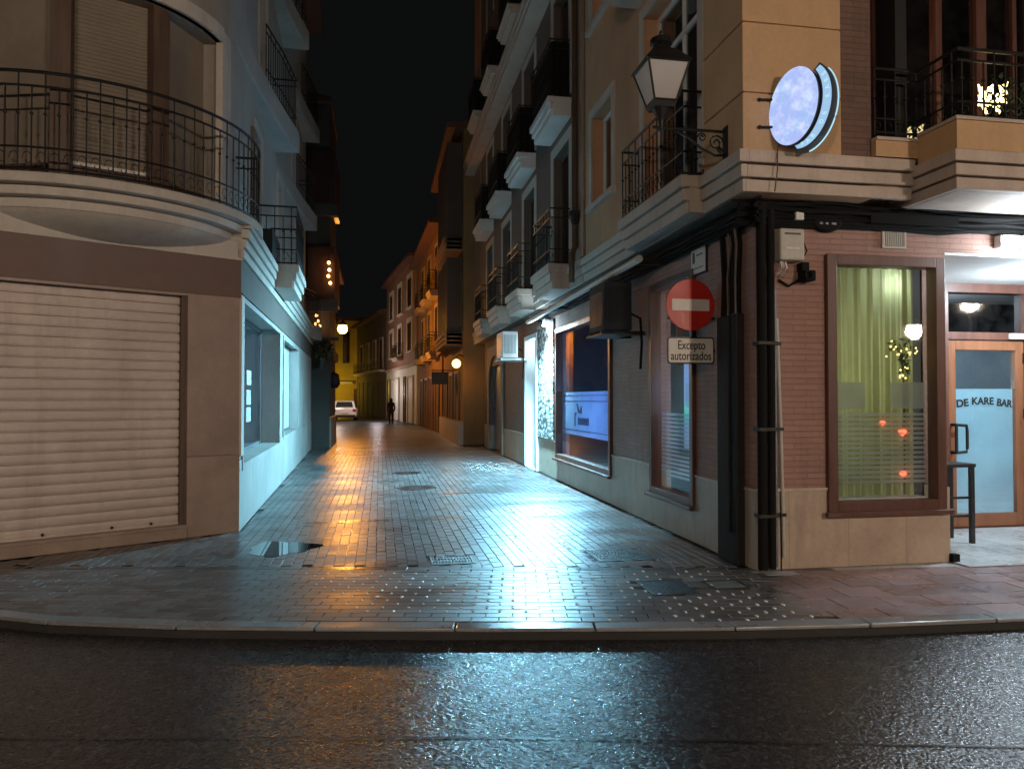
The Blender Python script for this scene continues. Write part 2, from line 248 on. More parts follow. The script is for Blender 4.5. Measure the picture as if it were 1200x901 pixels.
# ------------------------------------------------------------------ mesh builder
class Frame:
    """facade frame: s along the wall, d outwards, z up"""
    def __init__(f, ox, oy, ux, uy, nx, ny): f.o = (ox, oy); f.u = (ux, uy); f.n = (nx, ny)
    def __call__(f, s, d, z): return (f.o[0] + s * f.u[0] + d * f.n[0], f.o[1] + s * f.u[1] + d * f.n[1], z)
W = Frame(0, 0, 1, 0, 0, 1)                      # world: s = x, d = y
class MB:
    def __init__(s): s.v = []; s.f = []
    def box(s, F, a0, a1, d0, d1, z0, z1):
        b = len(s.v)
        for z in (z0, z1):
            for (a, d) in ((a0, d0), (a1, d0), (a1, d1), (a0, d1)): s.v.append(F(a, d, z))
        s.f += [(b, b + 3, b + 2, b + 1), (b + 4, b + 5, b + 6, b + 7), (b, b + 1, b + 5, b + 4), (b + 1, b + 2, b + 6, b + 5), (b + 2, b + 3, b + 7, b + 6), (b + 3, b, b + 4, b + 7)]
        return s
    def prism(s, pts, z0, z1):                   # pts: plan polygon
        b = len(s.v); n = len(pts)
        for z in (z0, z1):
            for p in pts: s.v.append((p[0], p[1], z))
        s.f += [tuple(range(b + n - 1, b - 1, -1)), tuple(range(b + n, b + 2 * n))]
        for i in range(n): j = (i + 1) % n; s.f.append((b + i, b + j, b + n + j, b + n + i))
        return s
    def extr(s, pts, vec):                       # any planar outline in 3-D, given a thickness vector
        b = len(s.v); n = len(pts)
        for p in pts: s.v.append(tuple(p))
        for p in pts: s.v.append((p[0] + vec[0], p[1] + vec[1], p[2] + vec[2]))
        s.f += [tuple(range(b + n - 1, b - 1, -1)), tuple(range(b + n, b + 2 * n))]
        for i in range(n): j = (i + 1) % n; s.f.append((b + i, b + j, b + n + j, b + n + i))
        return s
    def cyl(s, p0, p1, r, n=8, r1=None):
        return s.tube([p0, p1], r, n, r1)
    def tube(s, pts, r, n=8, r1=None):
        pts = [Vector(p) for p in pts]; b = len(s.v); k = len(pts)
        up = Vector((0, 0, 1))
        for i, p in enumerate(pts):
            t = (pts[min(i + 1, k - 1)] - pts[max(i - 1, 0)])
            if t.length < 1e-9: t = Vector((0, 0, 1))
            t.normalize()
            a = t.cross(up if abs(t.z) < 0.95 else Vector((1, 0, 0))); a.normalize(); c = t.cross(a)
            rr = r if r1 is None else r + (r1 - r) * i / (k - 1)
            for j in range(n):
                q = p + a * (rr * math.cos(2 * PI * j / n)) + c * (rr * math.sin(2 * PI * j / n)); s.v.append(tuple(q))
        for i in range(k - 1):
            for j in range(n):
                j2 = (j + 1) % n; s.f.append((b + i * n + j, b + (i + 1) * n + j, b + (i + 1) * n + j2, b + i * n + j2))
        s.f.append(tuple(b + j for j in range(n))); s.f.append(tuple(b + (k - 1) * n + j for j in reversed(range(n))))
        return s
    def lathe(s, c, prof, n=16, sx=1, sy=1):     # prof: (r, z)
        b = len(s.v)
        for (r, z) in prof:
            for j in range(n): a = 2 * PI * j / n + PI / n; s.v.append((c[0] + r * sx * math.cos(a), c[1] + r * sy * math.sin(a), c[2] + z))
        for i in range(len(prof) - 1):
            for j in range(n): j2 = (j + 1) % n; s.f.append((b + i * n + j, b + i * n + j2, b + (i + 1) * n + j2, b + (i + 1) * n + j))
        s.f.append(tuple(b + j for j in reversed(range(n)))); s.f.append(tuple(b + (len(prof) - 1) * n + j for j in range(n)))
        return s
    def ball(s, c, r, n=8):
        return s.lathe(c, [(r * math.sin(a), -r * math.cos(a)) for a in [PI * (i + .15) / (n // 2 + .3) for i in range(n // 2 + 1)]], n)
    def ring(s, F, a0, a1, d0, d1, z0, z1, w, bot=None):   # rectangular frame
        bw = w if bot is None else bot
        s.box(F, a0, a0 + w, d0, d1, z0, z1); s.box(F, a1 - w, a1, d0, d1, z0, z1)
        s.box(F, a0 + w, a1 - w, d0, d1, z1 - w, z1)
        if bw > 0: s.box(F, a0 + w, a1 - w, d0, d1, z0, z0 + bw)
        return s
    def build(s, name, mat, parent=None, loc=None, bevel=0.0, smooth=False):
        off = Vector((0, 0, 0)); p = parent
        while p is not None: off += p.location; p = p.parent
        if parent is None and loc is not None: off = Vector(loc)
        me = bpy.data.meshes.new(name)
        me.from_pydata([(v[0] - off.x, v[1] - off.y, v[2] - off.z) for v in s.v], [], s.f)
        me.update()
        bm = bmesh.new(); bm.from_mesh(me); bmesh.ops.recalc_face_normals(bm, faces=bm.faces[:]); bm.to_mesh(me); bm.free()
        me.materials.append(M[mat] if isinstance(mat, str) else mat)
        if smooth:
            for pp in me.polygons: pp.use_smooth = True
        o = bpy.data.objects.new(name, me); COL.objects.link(o)
        if parent is not None: o.parent = parent
        elif loc is not None: o.location = loc
        if bevel > 0:
            md = o.modifiers.new('bevel', 'BEVEL'); md.width = bevel; md.segments = 2; md.limit_method = 'ANGLE'
        if smooth and not bevel:
            try:
                md = o.modifiers.new('split', 'EDGE_SPLIT'); md.split_angle = R(40)
            except Exception: pass
        return o
def build_split(mb, name, mat, parent, bevel=0.0, tol=0.03):
    """one part per group of touching pieces"""
    n = len(mb.v); par = list(range(n))
    def find(i):
        while par[i] != i: par[i] = par[par[i]]; i = par[i]
        return i
    for f in mb.f:
        for i in f[1:]: par[find(i)] = find(f[0])
    isl = {}
    for i in range(n): isl.setdefault(find(i), []).append(i)
    ids = list(isl.values()); bb = [([min(mb.v[i][k] for i in g) - tol / 2 for k in range(3)], [max(mb.v[i][k] for i in g) + tol / 2 for k in range(3)]) for g in ids]
    gp = list(range(len(ids)))
    def gf(i):
        while gp[i] != i: i = gp[i]
        return i
    for i in range(len(ids)):
        for j in range(i):
            if all(bb[i][0][k] <= bb[j][1][k] and bb[j][0][k] <= bb[i][1][k] for k in range(3)): gp[gf(i)] = gf(j)
    groups = {}
    for i, g in enumerate(ids): groups.setdefault(gf(i), []).extend(g)
    out = []
    for g in groups.values():
        idx = {v: k for k, v in enumerate(sorted(g))}; m2 = MB(); m2.v = [mb.v[v] for v in sorted(g)]; m2.f = [tuple(idx[i] for i in f) for f in mb.f if f[0] in idx]
        out.append(m2.build(name, mat, parent, bevel=bevel))
    return out
def tag(o, label=None, cat=None, group=None, kind=None):
    if label: o['label'] = label
    if cat: o['category'] = cat
    if group: o['group'] = group
    if kind: o['kind'] = kind
    return o
def thing(name, loc, label, cat, group=None):
    o = bpy.data.objects.new(name, None); o.empty_display_size = 0.2; COL.objects.link(o); o.location = loc
    return tag(o, label, cat, group)
def struct(o, label=None): return tag(o, label, None, None, 'structure')
def walled(mb, F, s0, s1, d0, d1, z0, z1, holes):
    """wall slab with rectangular openings (a0,a1,z0,z1)"""
    S = sorted(set([s0, s1] + [min(max(h[i], s0), s1) for h in holes for i in (0, 1)])); 
    for i in range(len(S) - 1):
        mid = (S[i] + S[i + 1]) / 2; zs = sorted([(h[2], h[3]) for h in holes if h[0] < mid < h[1]]); z = z0
        for (a, b) in zs:
            if a > z: mb.box(F, S[i], S[i + 1], d0, d1, z, min(a, z1))
            z = max(z, b)
        if z < z1: mb.box(F, S[i], S[i + 1], d0, d1, z, z1)
    return mb
def text_mesh(name, txt, size, mat, origin, ux, parent, uz=(0, 0, 1), shear=0.0, ext=0.0015, bold=0.0, width=None):
    cu = bpy.data.curves.new(name, 'FONT'); cu.body = txt; cu.size = size; cu.align_x = 'CENTER'; cu.align_y = 'CENTER'; cu.extrude = ext; cu.offset = bold; cu.shear = shear
    t = bpy.data.objects.new('tmp', cu); COL.objects.link(t); bpy.context.view_layer.update()
    dg = bpy.context.evaluated_depsgraph_get(); me = bpy.data.meshes.new_from_object(t.evaluated_get(dg)); bpy.data.objects.remove(t)
    me.name = name; X = Vector(ux).normalized(); Z = Vector(uz).normalized(); Yv = X.cross(Z)
    xs = [v.co.x for v in me.vertices]; k = 1.0 if width is None else width / (max(xs) - min(xs))
    off = Vector((0, 0, 0)); p = parent
    while p is not None: off += p.location; p = p.parent
    for v in me.vertices: v.co = Vector(origin) + X * (v.co.x * k) + Z * v.co.y + Yv * v.co.z - off
    me.materials.clear(); me.materials.append(M[mat]); o = bpy.data.objects.new(name, me); COL.objects.link(o); o.parent = parent; return o
def rail_path(pts, z0, z1, sp=0.12, r=0.008, low=0.25, gap=0.16, scroll=True, knob=True):
    """balustrade along a plan polyline: two top rails, low rail, bottom rail, bars, scrolls"""
    mb = MB()
    P = [Vector((p[0], p[1], 0)) for p in pts]; seg = [(P[i + 1] - P[i]).length for i in range(len(P) - 1)]; T = sum(seg)
    def at(t):
        for i, l in enumerate(seg):
            if t <= l or i == len(seg) - 1: return P[i].lerp(P[i + 1], min(1, t / l)), (P[i + 1] - P[i]).normalized()
            t -= l
    for (z, rr) in ((z1, 0.017), (z1 - gap, 0.012), (z0 + low, 0.011), (z0 + 0.03, 0.013)):
        mb.tube([(p.x, p.y, z) for p in P], rr, 6)
    n = max(2, int(round(T / sp)))
    for i in range(n + 1):
        p, d = at(T * i / n); top = z1 if i % 2 == 0 else z1 - gap
        mb.cyl((p.x, p.y, z0), (p.x, p.y, top), r, 5)
        if knob: zz = z0 + low + (z1 - z0 - low - gap) * 0.55; mb.ball((p.x, p.y, zz), 0.019, 6)
        if scroll and i < n:
            q, _ = at(T * (i + 0.5) / n); c = (p + q) / 2; hw = T / n * 0.42
            a = [(c.x + d.x * hw * math.cos(k) * (1 - k / 9), c.y + d.y * hw * math.cos(k) * (1 - k / 9), z0 + low * 0.52 + low * 0.36 * math.sin(k) * (1 - k / 9)) for k in [j * 0.75 for j in range(9)]]
            mb.tube(a, 0.0045, 4)
    return mb
def lamp(name, loc, power, col, radius=0.1, kind='POINT', rot=None, spot=None, blend=0.5, parent=None, size=None):
    ld = bpy.data.lights.new(name, kind); ld.energy = power; ld.color = col
    if kind == 'AREA': ld.shape = 'RECTANGLE'; ld.size, ld.size_y = size
    else: ld.shadow_soft_size = radius
    if spot: ld.spot_size = R(spot); ld.spot_blend = blend
    o = bpy.data.objects.new(name, ld); COL.objects.link(o); o.location = loc
    if rot: o.rotation_euler = [R(a) for a in rot]
    return o
def room(root, F, s0, s1, d0, d1, z0, z1, mat, first_side=True):
    """interior shell behind a shop front: floor, ceiling, back, sides (d0 near the window, d1 deep)"""
    mb = MB(); t = 0.06
    mb.box(F, s0, s1, d1 - t, d1, z0, z1); (mb.box(F, s0 - t, s0, d1 - t, d0, z0 - t, z1 + t) if first_side else None); mb.box(F, s1, s1 + t, d1 - t, d0, z0 - t, z1 + t)
    mb.box(F, s0, s1, d1, d0, z0 - t, z0); mb.box(F, s0, s1, d1, d0, z1, z1 + t)
    return mb.build('interior', mat, root)

FR = Frame(3.47, 6.43, 0, 1, -1, 0)              # right side of the street
FF = Frame(3.47, 6.43, 1, 0, 0, -1)              # right corner building, front
FL = Frame(-1.675, 9.39, -0.0318, 0.9995, 0.9995, 0.0318)
FD = Frame(-1.675, 9.39, -0.857, -0.516, 0.516, -0.857)

# ------------------------------------------------------------------ ground
K = [(-9, 5.6), (-6, 6.2), (-4.2, 6.45), (-3.3, 6.3), (-2.74, 6.05), (-2.29, 5.80), (-1.86, 5.65), (-0.85, 5.42), (0.91, 5.08), (2.67, 4.80), (3.62, 4.72), (4.62, 4.67), (8, 4.45), (16, 4.0)]
KW = 0.16
def off_line(pts, w):
    out = []
    for i, p in enumerate(pts):
        a = Vector(pts[max(i - 1, 0)]); b = Vector(pts[min(i + 1, len(pts) - 1)]); t = (b - a).normalized(); out.append((p[0] - t.y * w, p[1] + t.x * w))
    return out
KB = off_line(K, KW)
mb = MB(); mb.v = [(-120, -60, -.075), (120, -60, -.075), (120, 160, -.075), (-120, 160, -.075)]; mb.f = [(0, 1, 2, 3)]
struct(mb.build('road', 'asphalt'), 'dark wet asphalt road in front of the kerb')
mb = MB(); poly = KB + [(40, 3.6), (40, 120), (-40, 120), (-40, 5.8)]
mb.prism(poly, -0.07, -0.012)
struct(mb.build('pavement_base', 'joint'))
# kerb stones
def resample(pts, L):
    P = [Vector(p) for p in pts]; out = [P[0].copy()]; need = L; i = 0; cur = P[0].copy()
    while i < len(P) - 1:
        d = (P[i + 1] - cur).length
        if d >= need: cur = cur + (P[i + 1] - cur).normalized() * need; out.append(cur.copy()); need = L
        else: need -= d; i += 1; cur = P[i].copy()
    return out
mb = MB(); ks = resample(K, 0.98)
for i in range(len(ks) - 1):
    a, b = ks[i], ks[i + 1]; t = (b - a).normalized(); n = Vector((-t.y, t.x)); g = 0.005; dz = random.uniform(-.002, .004)
    a2 = a + t * g; b2 = b - t * g; mb.prism([tuple(a2), tuple(b2), tuple(b2 + n * (KW - .01)), tuple(a2 + n * (KW - .01))], -0.022, 0.007 + dz)
struct(mb.build('kerb', 'kerb', bevel=0.010), 'granite kerb stones between asphalt and paving')
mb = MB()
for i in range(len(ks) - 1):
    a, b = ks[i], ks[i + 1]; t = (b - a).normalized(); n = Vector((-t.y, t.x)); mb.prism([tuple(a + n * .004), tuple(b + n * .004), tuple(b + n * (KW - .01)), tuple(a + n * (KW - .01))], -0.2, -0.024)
struct(mb.build('kerb_face', 'kerbface'), 'lower face of the kerb, grime and gutter shade both in its dark colour')
# tar seam across the road
mb = MB(); seam = [(-7, 4.9), (-4, 4.4), (-1.84, 4.06), (0.64, 3.62), (3.01, 3.10), (8, 2.2)]; sb = []
fine = []
for i in range(len(seam) - 1):
    for k in range(14): t = k / 14; fine.append((seam[i][0] + (seam[i + 1][0] - seam[i][0]) * t, seam[i][1] + (seam[i + 1][1] - seam[i][1]) * t + random.uniform(-.006, .006)))
for p in fine: sb.append((p[0], p[1] + random.uniform(.010, .024)))
n = len(fine); mb.v = [(p[0], p[1], -.071) for p in fine] + [(p[0], p[1], -.071) for p in sb]; mb.f = [(i, i + 1, n + i + 1, n + i) for i in range(n - 1)]
struct(mb.build('road_seam', 'joint'), 'dark tar seam running across the asphalt')

E1 = Vector((0.9827, -0.185)); E2 = Vector((0.185, 0.9827)); GO = Vector((0.91, 5.08))
def kerb_y(x):
    for i in range(len(KB) - 1):
        if KB[i][0] <= x <= KB[i + 1][0]: t = (x - KB[i][0]) / (KB[i + 1][0] - KB[i][0]); return KB[i][1] + t * (KB[i + 1][1] - KB[i][1])
    return 5
def left_x(y):                                   # left building line
    if y < 9.39: return -1.675 + (y - 9.39) * 0.857 / 0.516
    return -1.675 - 0.0318 * (y - 9.39)
covers = [(0.50, 0.92, 7.17, 7.55), (2.13, 2.72, 7.03, 7.56), (2.78, 3.1, 5.84, 6.12), (2.2, 2.6, 5.75, 6.22)]
class Pavers:
    def __init__(s): s.v = []; s.f = []; s.c = []
    def add(s, c, ax, ay, hx, hy, tone, z=0.0, tilt=0.0045, bev=0.003):
        b = len(s.v); tx = random.gauss(0, tilt); ty = random.gauss(0, tilt); z += random.gauss(0, 0.0008)
        for (kx, ky, dz) in [(-1, -1, 0), (1, -1, 0), (1, 1, 0), (-1, 1, 0)]:
            x = kx * (hx - bev); y = ky * (hy - bev); p = c + ax * x + ay * y; s.v.append((p.x, p.y, z + tx * x + ty * y))
        for (kx, ky) in [(-1, -1), (1, -1), (1, 1), (-1, 1)]:
            p = c + ax * (kx * hx) + ay * (ky * hy); s.v.append((p.x, p.y, z - 0.0055))
        s.f += [(b, b + 1, b + 2, b + 3)] + [(b + i, b + 4 + i, b + 4 + (i + 1) % 4, b + (i + 1) % 4) for i in range(4)]
        s.c += [tone] * 5
    def build(s, name, mat, label):
        mb = MB(); mb.v = s.v; mb.f = s.f; me = bpy.data.meshes.new(name); me.from_pydata(s.v, [], s.f); me.update()
        me.materials.append(M[mat]); at = me.attributes.new('tone', 'FLOAT_COLOR', 'CORNER'); buf = []
        for p in me.polygons:
            t = s.c[p.index]; buf += [t, t, t, 1.0] * p.loop_total
        at.data.foreach_set('color', buf); o = bpy.data.objects.new(name, me); COL.objects.link(o); return struct(o, label)
BAND = 1.62
pv = Pavers()
def blocked(x, y):
    for (a, b, c, d) in covers:
        if a - .02 < x < b + .02 and c - .02 < y < d + .02: return True
    return False
glint_dots = MB()
# band beside the kerb: courses parallel with the kerb
for r in range(-2, 17):
    for k in range(-50, 30):
        c = GO + E1 * (k * 0.2 + (0.1 if r % 2 else 0)) + E2 * (KW + 0.03 + r * 0.1 + 0.05)
        if c.y + 0.02 < kerb_y(c.x) or (c.x > 3.2 + (c.y - 4.98) * 0.22): continue
        if r > 15.5 - 0 or c.x < left_x(c.y) + .12 or (c.x > 3.36 and c.y > 6.3): continue
        if blocked(c.x, c.y): continue
        pv.add(c, E1, E2, 0.097, 0.047, random.uniform(.6, 1.35), bev=.003 if c.x > -.7 else .001, tilt=.0045 if c.x > -.7 else .003)
        # pale dots at the end joints: wet glints put in as colour, two patches
        e = c + E1 * 0.1; qa = (-0.45 - (r - 8) * 0.05 < e.x < 1.15) and 1 < r < 15; qb = (1.5 < e.x < 3.15)
        if (qa or qb) and random.random() < (0.95 if qa else 0.8):
            w = 0.013 * random.uniform(.75, 1.2); h = 0.024 * random.uniform(.8, 1.1)
            glint_dots.lathe((e.x, e.y, 0), [(w, -.006), (w, .0025), (w * .55, .0055)], 8, 1.0, h / w)
# carriageway: long joints run up the street
def street_right(y): return 3.44 if y < 24.4 else 2.8 if y < 38 else 2.8 - (y - 38) * 0.07
ny = 0
for i in range(-40, 40):
    x = 0.02 + i * 0.1
    for k in range(0, 190):
        y = 6.2 + k * 0.2 + (0.1 if i % 2 else 0)
        c = Vector((x, y)); q = c - GO
        if q.dot(E2) < KW + 0.03 + 16 * 0.1 + 0.1: continue
        if x < left_x(y) + 0.05 or x > street_right(y) - .03: continue
        if y < 9.4 and x < -3.4: continue
        if blocked(x, y): continue
        pv.add(c, Vector((1, 0)), Vector((0, 1)), 0.047, 0.097, random.uniform(.6, 1.35), bev=.003 if x > -1.1 else .001, tilt=.0045 if x > -1.1 else .003)
        if 1.3 < x < 3.3 and y < 9.5 and random.random() < .16:
            glint_dots.lathe((x, y + .1, 0), [(.010, -.006), (.009, .0025), (.005, .005)], 6)
tr = Pavers()
for k in range(60):
    for (fx, fy) in [(1.30 + k * .022, 8.64 - k * .0045)] + [(1.52 + o + .30 * (k / 60) ** 2.2 - .05 * math.sin(k / 9), 6.95 + k * .06) for o in (0, .09, .52)]:
        if random.random() < .72: tr.add(Vector((fx + random.gauss(0, .012), fy + random.gauss(0, .012))), Vector((1, 0)), Vector((0, 1)), random.uniform(.006, .022), random.uniform(.006, .024), random.uniform(.8, 1.2), z=.0035, tilt=.004, bev=.0015)
tr.build('tyre_scuffs', 'scuff', 'faint pale tyre scuffs curving over the paving')
pv.build('paving', 'paver', 'small wet grey pavers covering the lane')
struct(glint_dots.build('paving_glint_dots', 'glint_dot'), 'pale dots painted as wet glints in the paving joints')
# left corner apron: courses follow the kerb too
pv = Pavers()
for r in range(16, 42):
    for k in range(-50, 8):
        c = GO + E1 * (k * 0.2 + (0.1 if r % 2 else 0)) + E2 * (KW + 0.03 + r * 0.1 + 0.05)
        if c.x > -3.4 or c.x < left_x(c.y) + .1 or c.y < kerb_y(c.x) + .05: continue
        pv.add(c, E1, E2, 0.097, 0.047, random.uniform(.5, 1.1), bev=.001, tilt=.003)
if pv.f: pv.build('corner_paving', 'paver', 'dark wet pavers at the left corner')
# right pavement: red tiles, pale edge, porch floor
pv = Pavers()
for r in range(0, 5):
    for k in range(-3, 22):
        for hh in (0,):
            c = Vector((3.52, 5.0)) + E1 * 0 + Vector((0.993, -0.05)) * (k * 0.405 + (0.2 if r % 2 else 0)) + Vector((0.05, 0.993)) * (r * 0.305 - 0.02 + k * 0.00)
            if c.y - .15 < kerb_y(c.x): c = c + Vector((0, 0.0))
            if c.x - .12 < 3.2 + (c.y - 4.98) * 0.22: continue
            if c.y > 6.22: continue
            if c.y + .03 < kerb_y(c.x): continue
            pv.add(c, Vector((0.9987, -0.05)), Vector((0.05, 0.9987)), 0.199, 0.149, random.uniform(.75, 1.25), tilt=0.002, bev=0.003)
pv.build('red_pavement', 'redtile', 'reddish paving tiles on the right pavement')
mb = MB(); mb.prism([(3.40, 6.235), (14, 5.9), (14, 6.6), (5.50, 6.6), (5.5, 6.43), (3.40, 6.43)], -0.1, -0.003)
struct(mb.build('pavement_edge', 'paleedge'))
mb = MB()
mb.prism([(3.42 , 4.97), (14, 4.45), (14, 5.9), (3.28, 6.235), (3.04, 5.08)], -0.1, -0.0055)
struct(mb.build('red_pavement_base', 'redplain'))
pv = Pavers()
for i in range(12):
    for j in range(6):
        pv.add(Vector((5.7 + i * .4, 6.36 + j * .4 + (.0))), Vector((1, 0)), Vector((0, 1)), .198, .198, random.uniform(.85, 1.12), z=0.012, tilt=.001, bev=.003)
pv.build('porch_floor', 'paletile', 'pale tiles at the bar entrance')
# puddle
mb = MB(); pts = []
for k in range(40):
    a = 2 * PI * k / 40; r = 1 + .14 * math.sin(3 * a + 1) + .08 * math.sin(7 * a)
    pts.append((-1.03 + .35 * r * math.cos(a) + .02 * math.sin(5 * a), 8.25 + .38 * r * math.sin(a)))
mb.prism(pts, -0.004, 0.0035)
struct(mb.build('puddle', 'water'), 'mirror-like puddle beside the left corner')
mb = MB()
for (a_, b_, c_, d_) in covers: mb.box(W, a_ - .11, b_ + .11, c_ - .10, d_ + .10, -.03, -.0045 + .0004 * a_)
struct(mb.build('cover_surround', 'paver_plain'))
GF = Frame(GO.x, GO.y, E1.x, E1.y, E2.x, E2.y); mb = MB()
for k in range(-9, 6): mb.box(GF, k * .5 + .004, k * .5 + .496, 1.785, 1.90, -.03, .002 + random.uniform(-.001, .001))
struct(mb.build('channel_strip', 'paver_plain', bevel=.004), 'dark course of long stones closing the paving band')
# covers and grates
def grate(name, a, b, c, d, label, nbar, mat='iron'):
    mb = MB(); mb.ring(W, a, b, c, d, -0.01, 0.004, 0.02) if False else None
    mb.box(W, a, b, c, c + .02, -.011, .004); mb.box(W, a, b, d - .02, d, -.011, .004); mb.box(W, a, a + .02, c + .02, d - .02, -.011, .004); mb.box(W, b - .02, b, c + .02, d - .02, -.011, .004)
    for i in range(nbar):
        x = a + .02 + (b - a - .04) * (i + .5) / nbar; w = (b - a) / nbar * .28; mb.box(W, x - w, x + w, c + .02, d - .02, -.011, .001)
    for y in ((c * 2 + d) / 3, (c + 2 * d) / 3): mb.box(W, a + .02, b - .02, y - .008, y + .008, -.011, .0025)
    return tag(mb.build(name, mat, loc=((a + b) / 2, (c + d) / 2, 0)), label, 'drain grate')
grate('drain_grate', 0.50, 0.92, 7.17, 7.55, 'small dark iron drain grate in mid lane, just behind the paving band', 12)
grate('drain_grate', 2.13, 2.72, 7.03, 7.56, 'larger pale-edged drain grate near the right wall and road sign', 16)
def plate(name, a, b, c, d, mat, label, cat='cover'):
    t = thing(name, ((a + b) / 2, (c + d) / 2, 0), label, cat)
    mb = MB(); mb.box(W, a, b, c, c + .015, -.011, .005); mb.box(W, a, b, d - .015, d, -.011, .005); mb.box(W, a, a + .015, c + .015, d - .015, -.011, .005); mb.box(W, b - .015, b, c + .015, d - .015, -.011, .005)
    mb.build('cover_frame', 'iron', t)
    mb = MB(); mb.box(W, a + .018, b - .018, c + .018, d - .018, -.011, .001)
    for i in range(6):
        for j in range(5):
            x = a + (b - a) * (i + 1) / 7; y = c + (d - c) * (j + 1) / 6; mb.box(W, x - .012, x + .012, y - .004, y + .004, .001, .0035)
    mb.build('cover_plate', mat, t)
plate('utility_cover', 2.78, 3.1, 5.84, 6.12, 'steelcover', 'pale grey steel utility cover by the foot of the corner pipes')
plate('utility_cover', 2.2, 2.6, 5.75, 6.22, 'iron', 'dark square utility cover in the paving band beside the pale one')
def manhole(x, y, r, label):
    mb = MB(); mb.lathe((x, y, 0), [(r, -.01), (r, .005), (r * .93, .006), (r * .92, .003), (r * .3, .0035), (0.02, .004)], 28)
    for k in range(14):
        a = 2 * PI * k / 14; mb.box(Frame(x, y, math.cos(a), math.sin(a), -math.sin(a), math.cos(a)), r * .4, r * .8, -.01, .01, .002, .0065)
    tag(mb.build('manhole_cover', 'iron', loc=(x, y, 0)), label, 'manhole cover')
manhole(0.66, 13.4, 0.36, 'large round dark manhole cover in the middle of the lane')
manhole(0.58, 16.1, 0.3, 'smaller manhole cover, the one farther up the lane')

# ------------------------------------------------------------------ generic facade pieces
def window(root, F, a0, a1, z0, z1, dface, dglass, fmat='white', gmat='darkglass', fw=0.07, mull=1, trans=None, surround=0.0, smat='white', proud=0.02, sill=True, label=None):
    """frame + pane, optional plaster surround standing proud of the wall"""
    mb = MB(); mb.ring(F, a0, a1, dglass - .03, dglass + .03, z0, z1, fw)
    for k in range(mull): c = a0 + (a1 - a0) * (k + 1) / (mull + 1); mb.box(F, c - fw * .45, c + fw * .45, dglass - .025, dglass + .028, z0 + fw, z1 - fw)
    if trans: mb.box(F, a0 + fw, a1 - fw, dglass - .02, dglass + .034, trans - .03, trans + .03)
    w = mb.build('window', fmat, root, bevel=0.004)
    if label: w['label'] = label
    MB().box(F, a0 + fw * .7, a1 - fw * .7, dglass - .006, dglass + .006, z0 + fw * .7, z1 - fw * .7).build('pane', gmat, w)
    if surround > 0:
        mb = MB(); mb.box(F, a0 - surround, a0, dface - .01, dface + proud, z0 - .02, z1 + surround); mb.box(F, a1, a1 + surround, dface - .01, dface + proud, z0 - .02, z1 + surround)
        mb.box(F, a0, a1, dface - .01, dface + proud, z1, z1 + surround)
        if sill: mb.box(F, a0 - surround - .03, a1 + surround + .03, dface - .01, dface + proud + .05, z0 - .1, z0 - .02)
        mb.build('surround', smat, w, bevel=0.005)
    return w
def balcony(root, F, a0, a1, dwall, dout, z, h=0.35, rail=0.95, smat='corn', dark=False, sp=0.12, steps=3):
    mb = MB(); t = h / steps
    for k in range(steps): mb.box(F, a0 + .03 * (steps - 1 - k), a1 - .03 * (steps - 1 - k), dwall, dout - .04 * (steps - 1 - k), z - h + k * t, z - h + (k + 1) * t - .012)
    mb.box(F, a0 + .02, a1 - .02, dwall, dout - .1, z - h + .004, z - .014)
    b = mb.build('balcony', smat, root, bevel=0.008)
    p = [F(a0 + .05, dwall, 0), F(a0 + .05, dout - .05, 0), F(a1 - .05, dout - .05, 0), F(a1 - .05, dwall, 0)]
    rail_path(p, z - .01, z + rail, sp).build('railing', 'blackmetal', b)
    if dark:                                     # black screening fixed inside the bars
        mb = MB(); mb.box(F, a0 + .06, a1 - .06, dout - .085, dout - .075, z + .05, z + rail - .03); mb.box(F, a0 + .07, a0 + .08, dwall, dout - .09, z + .05, z + rail - .03); mb.box(F, a1 - .08, a1 - .07, dwall, dout - .09, z + .05, z + rail - .03)
        mb.build('screen', 'cable', b)
    return b
def cornice(root, F, a0, a1, d0, d1, z0, z1, steps=3, mat='corn', ends=(0, 0)):
    mb = MB(); t = (z1 - z0) / steps
    for k in range(steps):
        dd = d1 - .028 * (steps - 1 - k); e0 = ends[0] * .028 * (steps - 1 - k); e1 = ends[1] * .028 * (steps - 1 - k)
        mb.box(F, a0 + e0, a1 - e1, d0, dd, z0 + k * t, z0 + (k + 1) * t - .014)
    mb.box(F, a0 + .12 * ends[0], a1 - .12 * ends[1], d0 + .004, d1 - .11, z0 + .003, z1 - .018)
    return mb.build('cornice', mat, root, bevel=0.006)

# ================================================================== RIGHT CORNER BUILDING
rb = thing('corner_building', (3.47, 6.43, 0), 'brick corner building with peach upper floors, bar windows and beige plinth', 'building')
WIN2 = (1.33, 2.66, 0.42, 3.05); WIN1 = (4.33, 7.87, 0.45, 2.97)
mb = walled(MB(), FR, 0, 8.0, -.25, 0, 0.745, 3.46, [WIN2, WIN1]); walled(mb, FF, .25, 2.03, -.25, 0, 0.745, 3.46, [(.73, 1.98, .5, 2.98)])
mb.box(FF, 2.03, 9, -.25, 0, 3.05, 3.46)
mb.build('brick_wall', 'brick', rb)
mb = walled(MB(), FR, -.015, 8.0, -.25, .015, 0, .73, [WIN2, WIN1]); walled(mb, FF, .235, 2.045, -.25, .015, 0, .73, [(.73, 1.98, .52, 3)])
build_split(mb, 'plinth', 'plinth', rb)
mb = walled(MB(), FR, -.03, 8.0, -.2, .03, .73, .755, [WIN2, WIN1]); walled(mb, FF, .2, .73, -.2, .03, .73, .755, [])
build_split(mb, 'plinth_trim', 'corn', rb, .004)
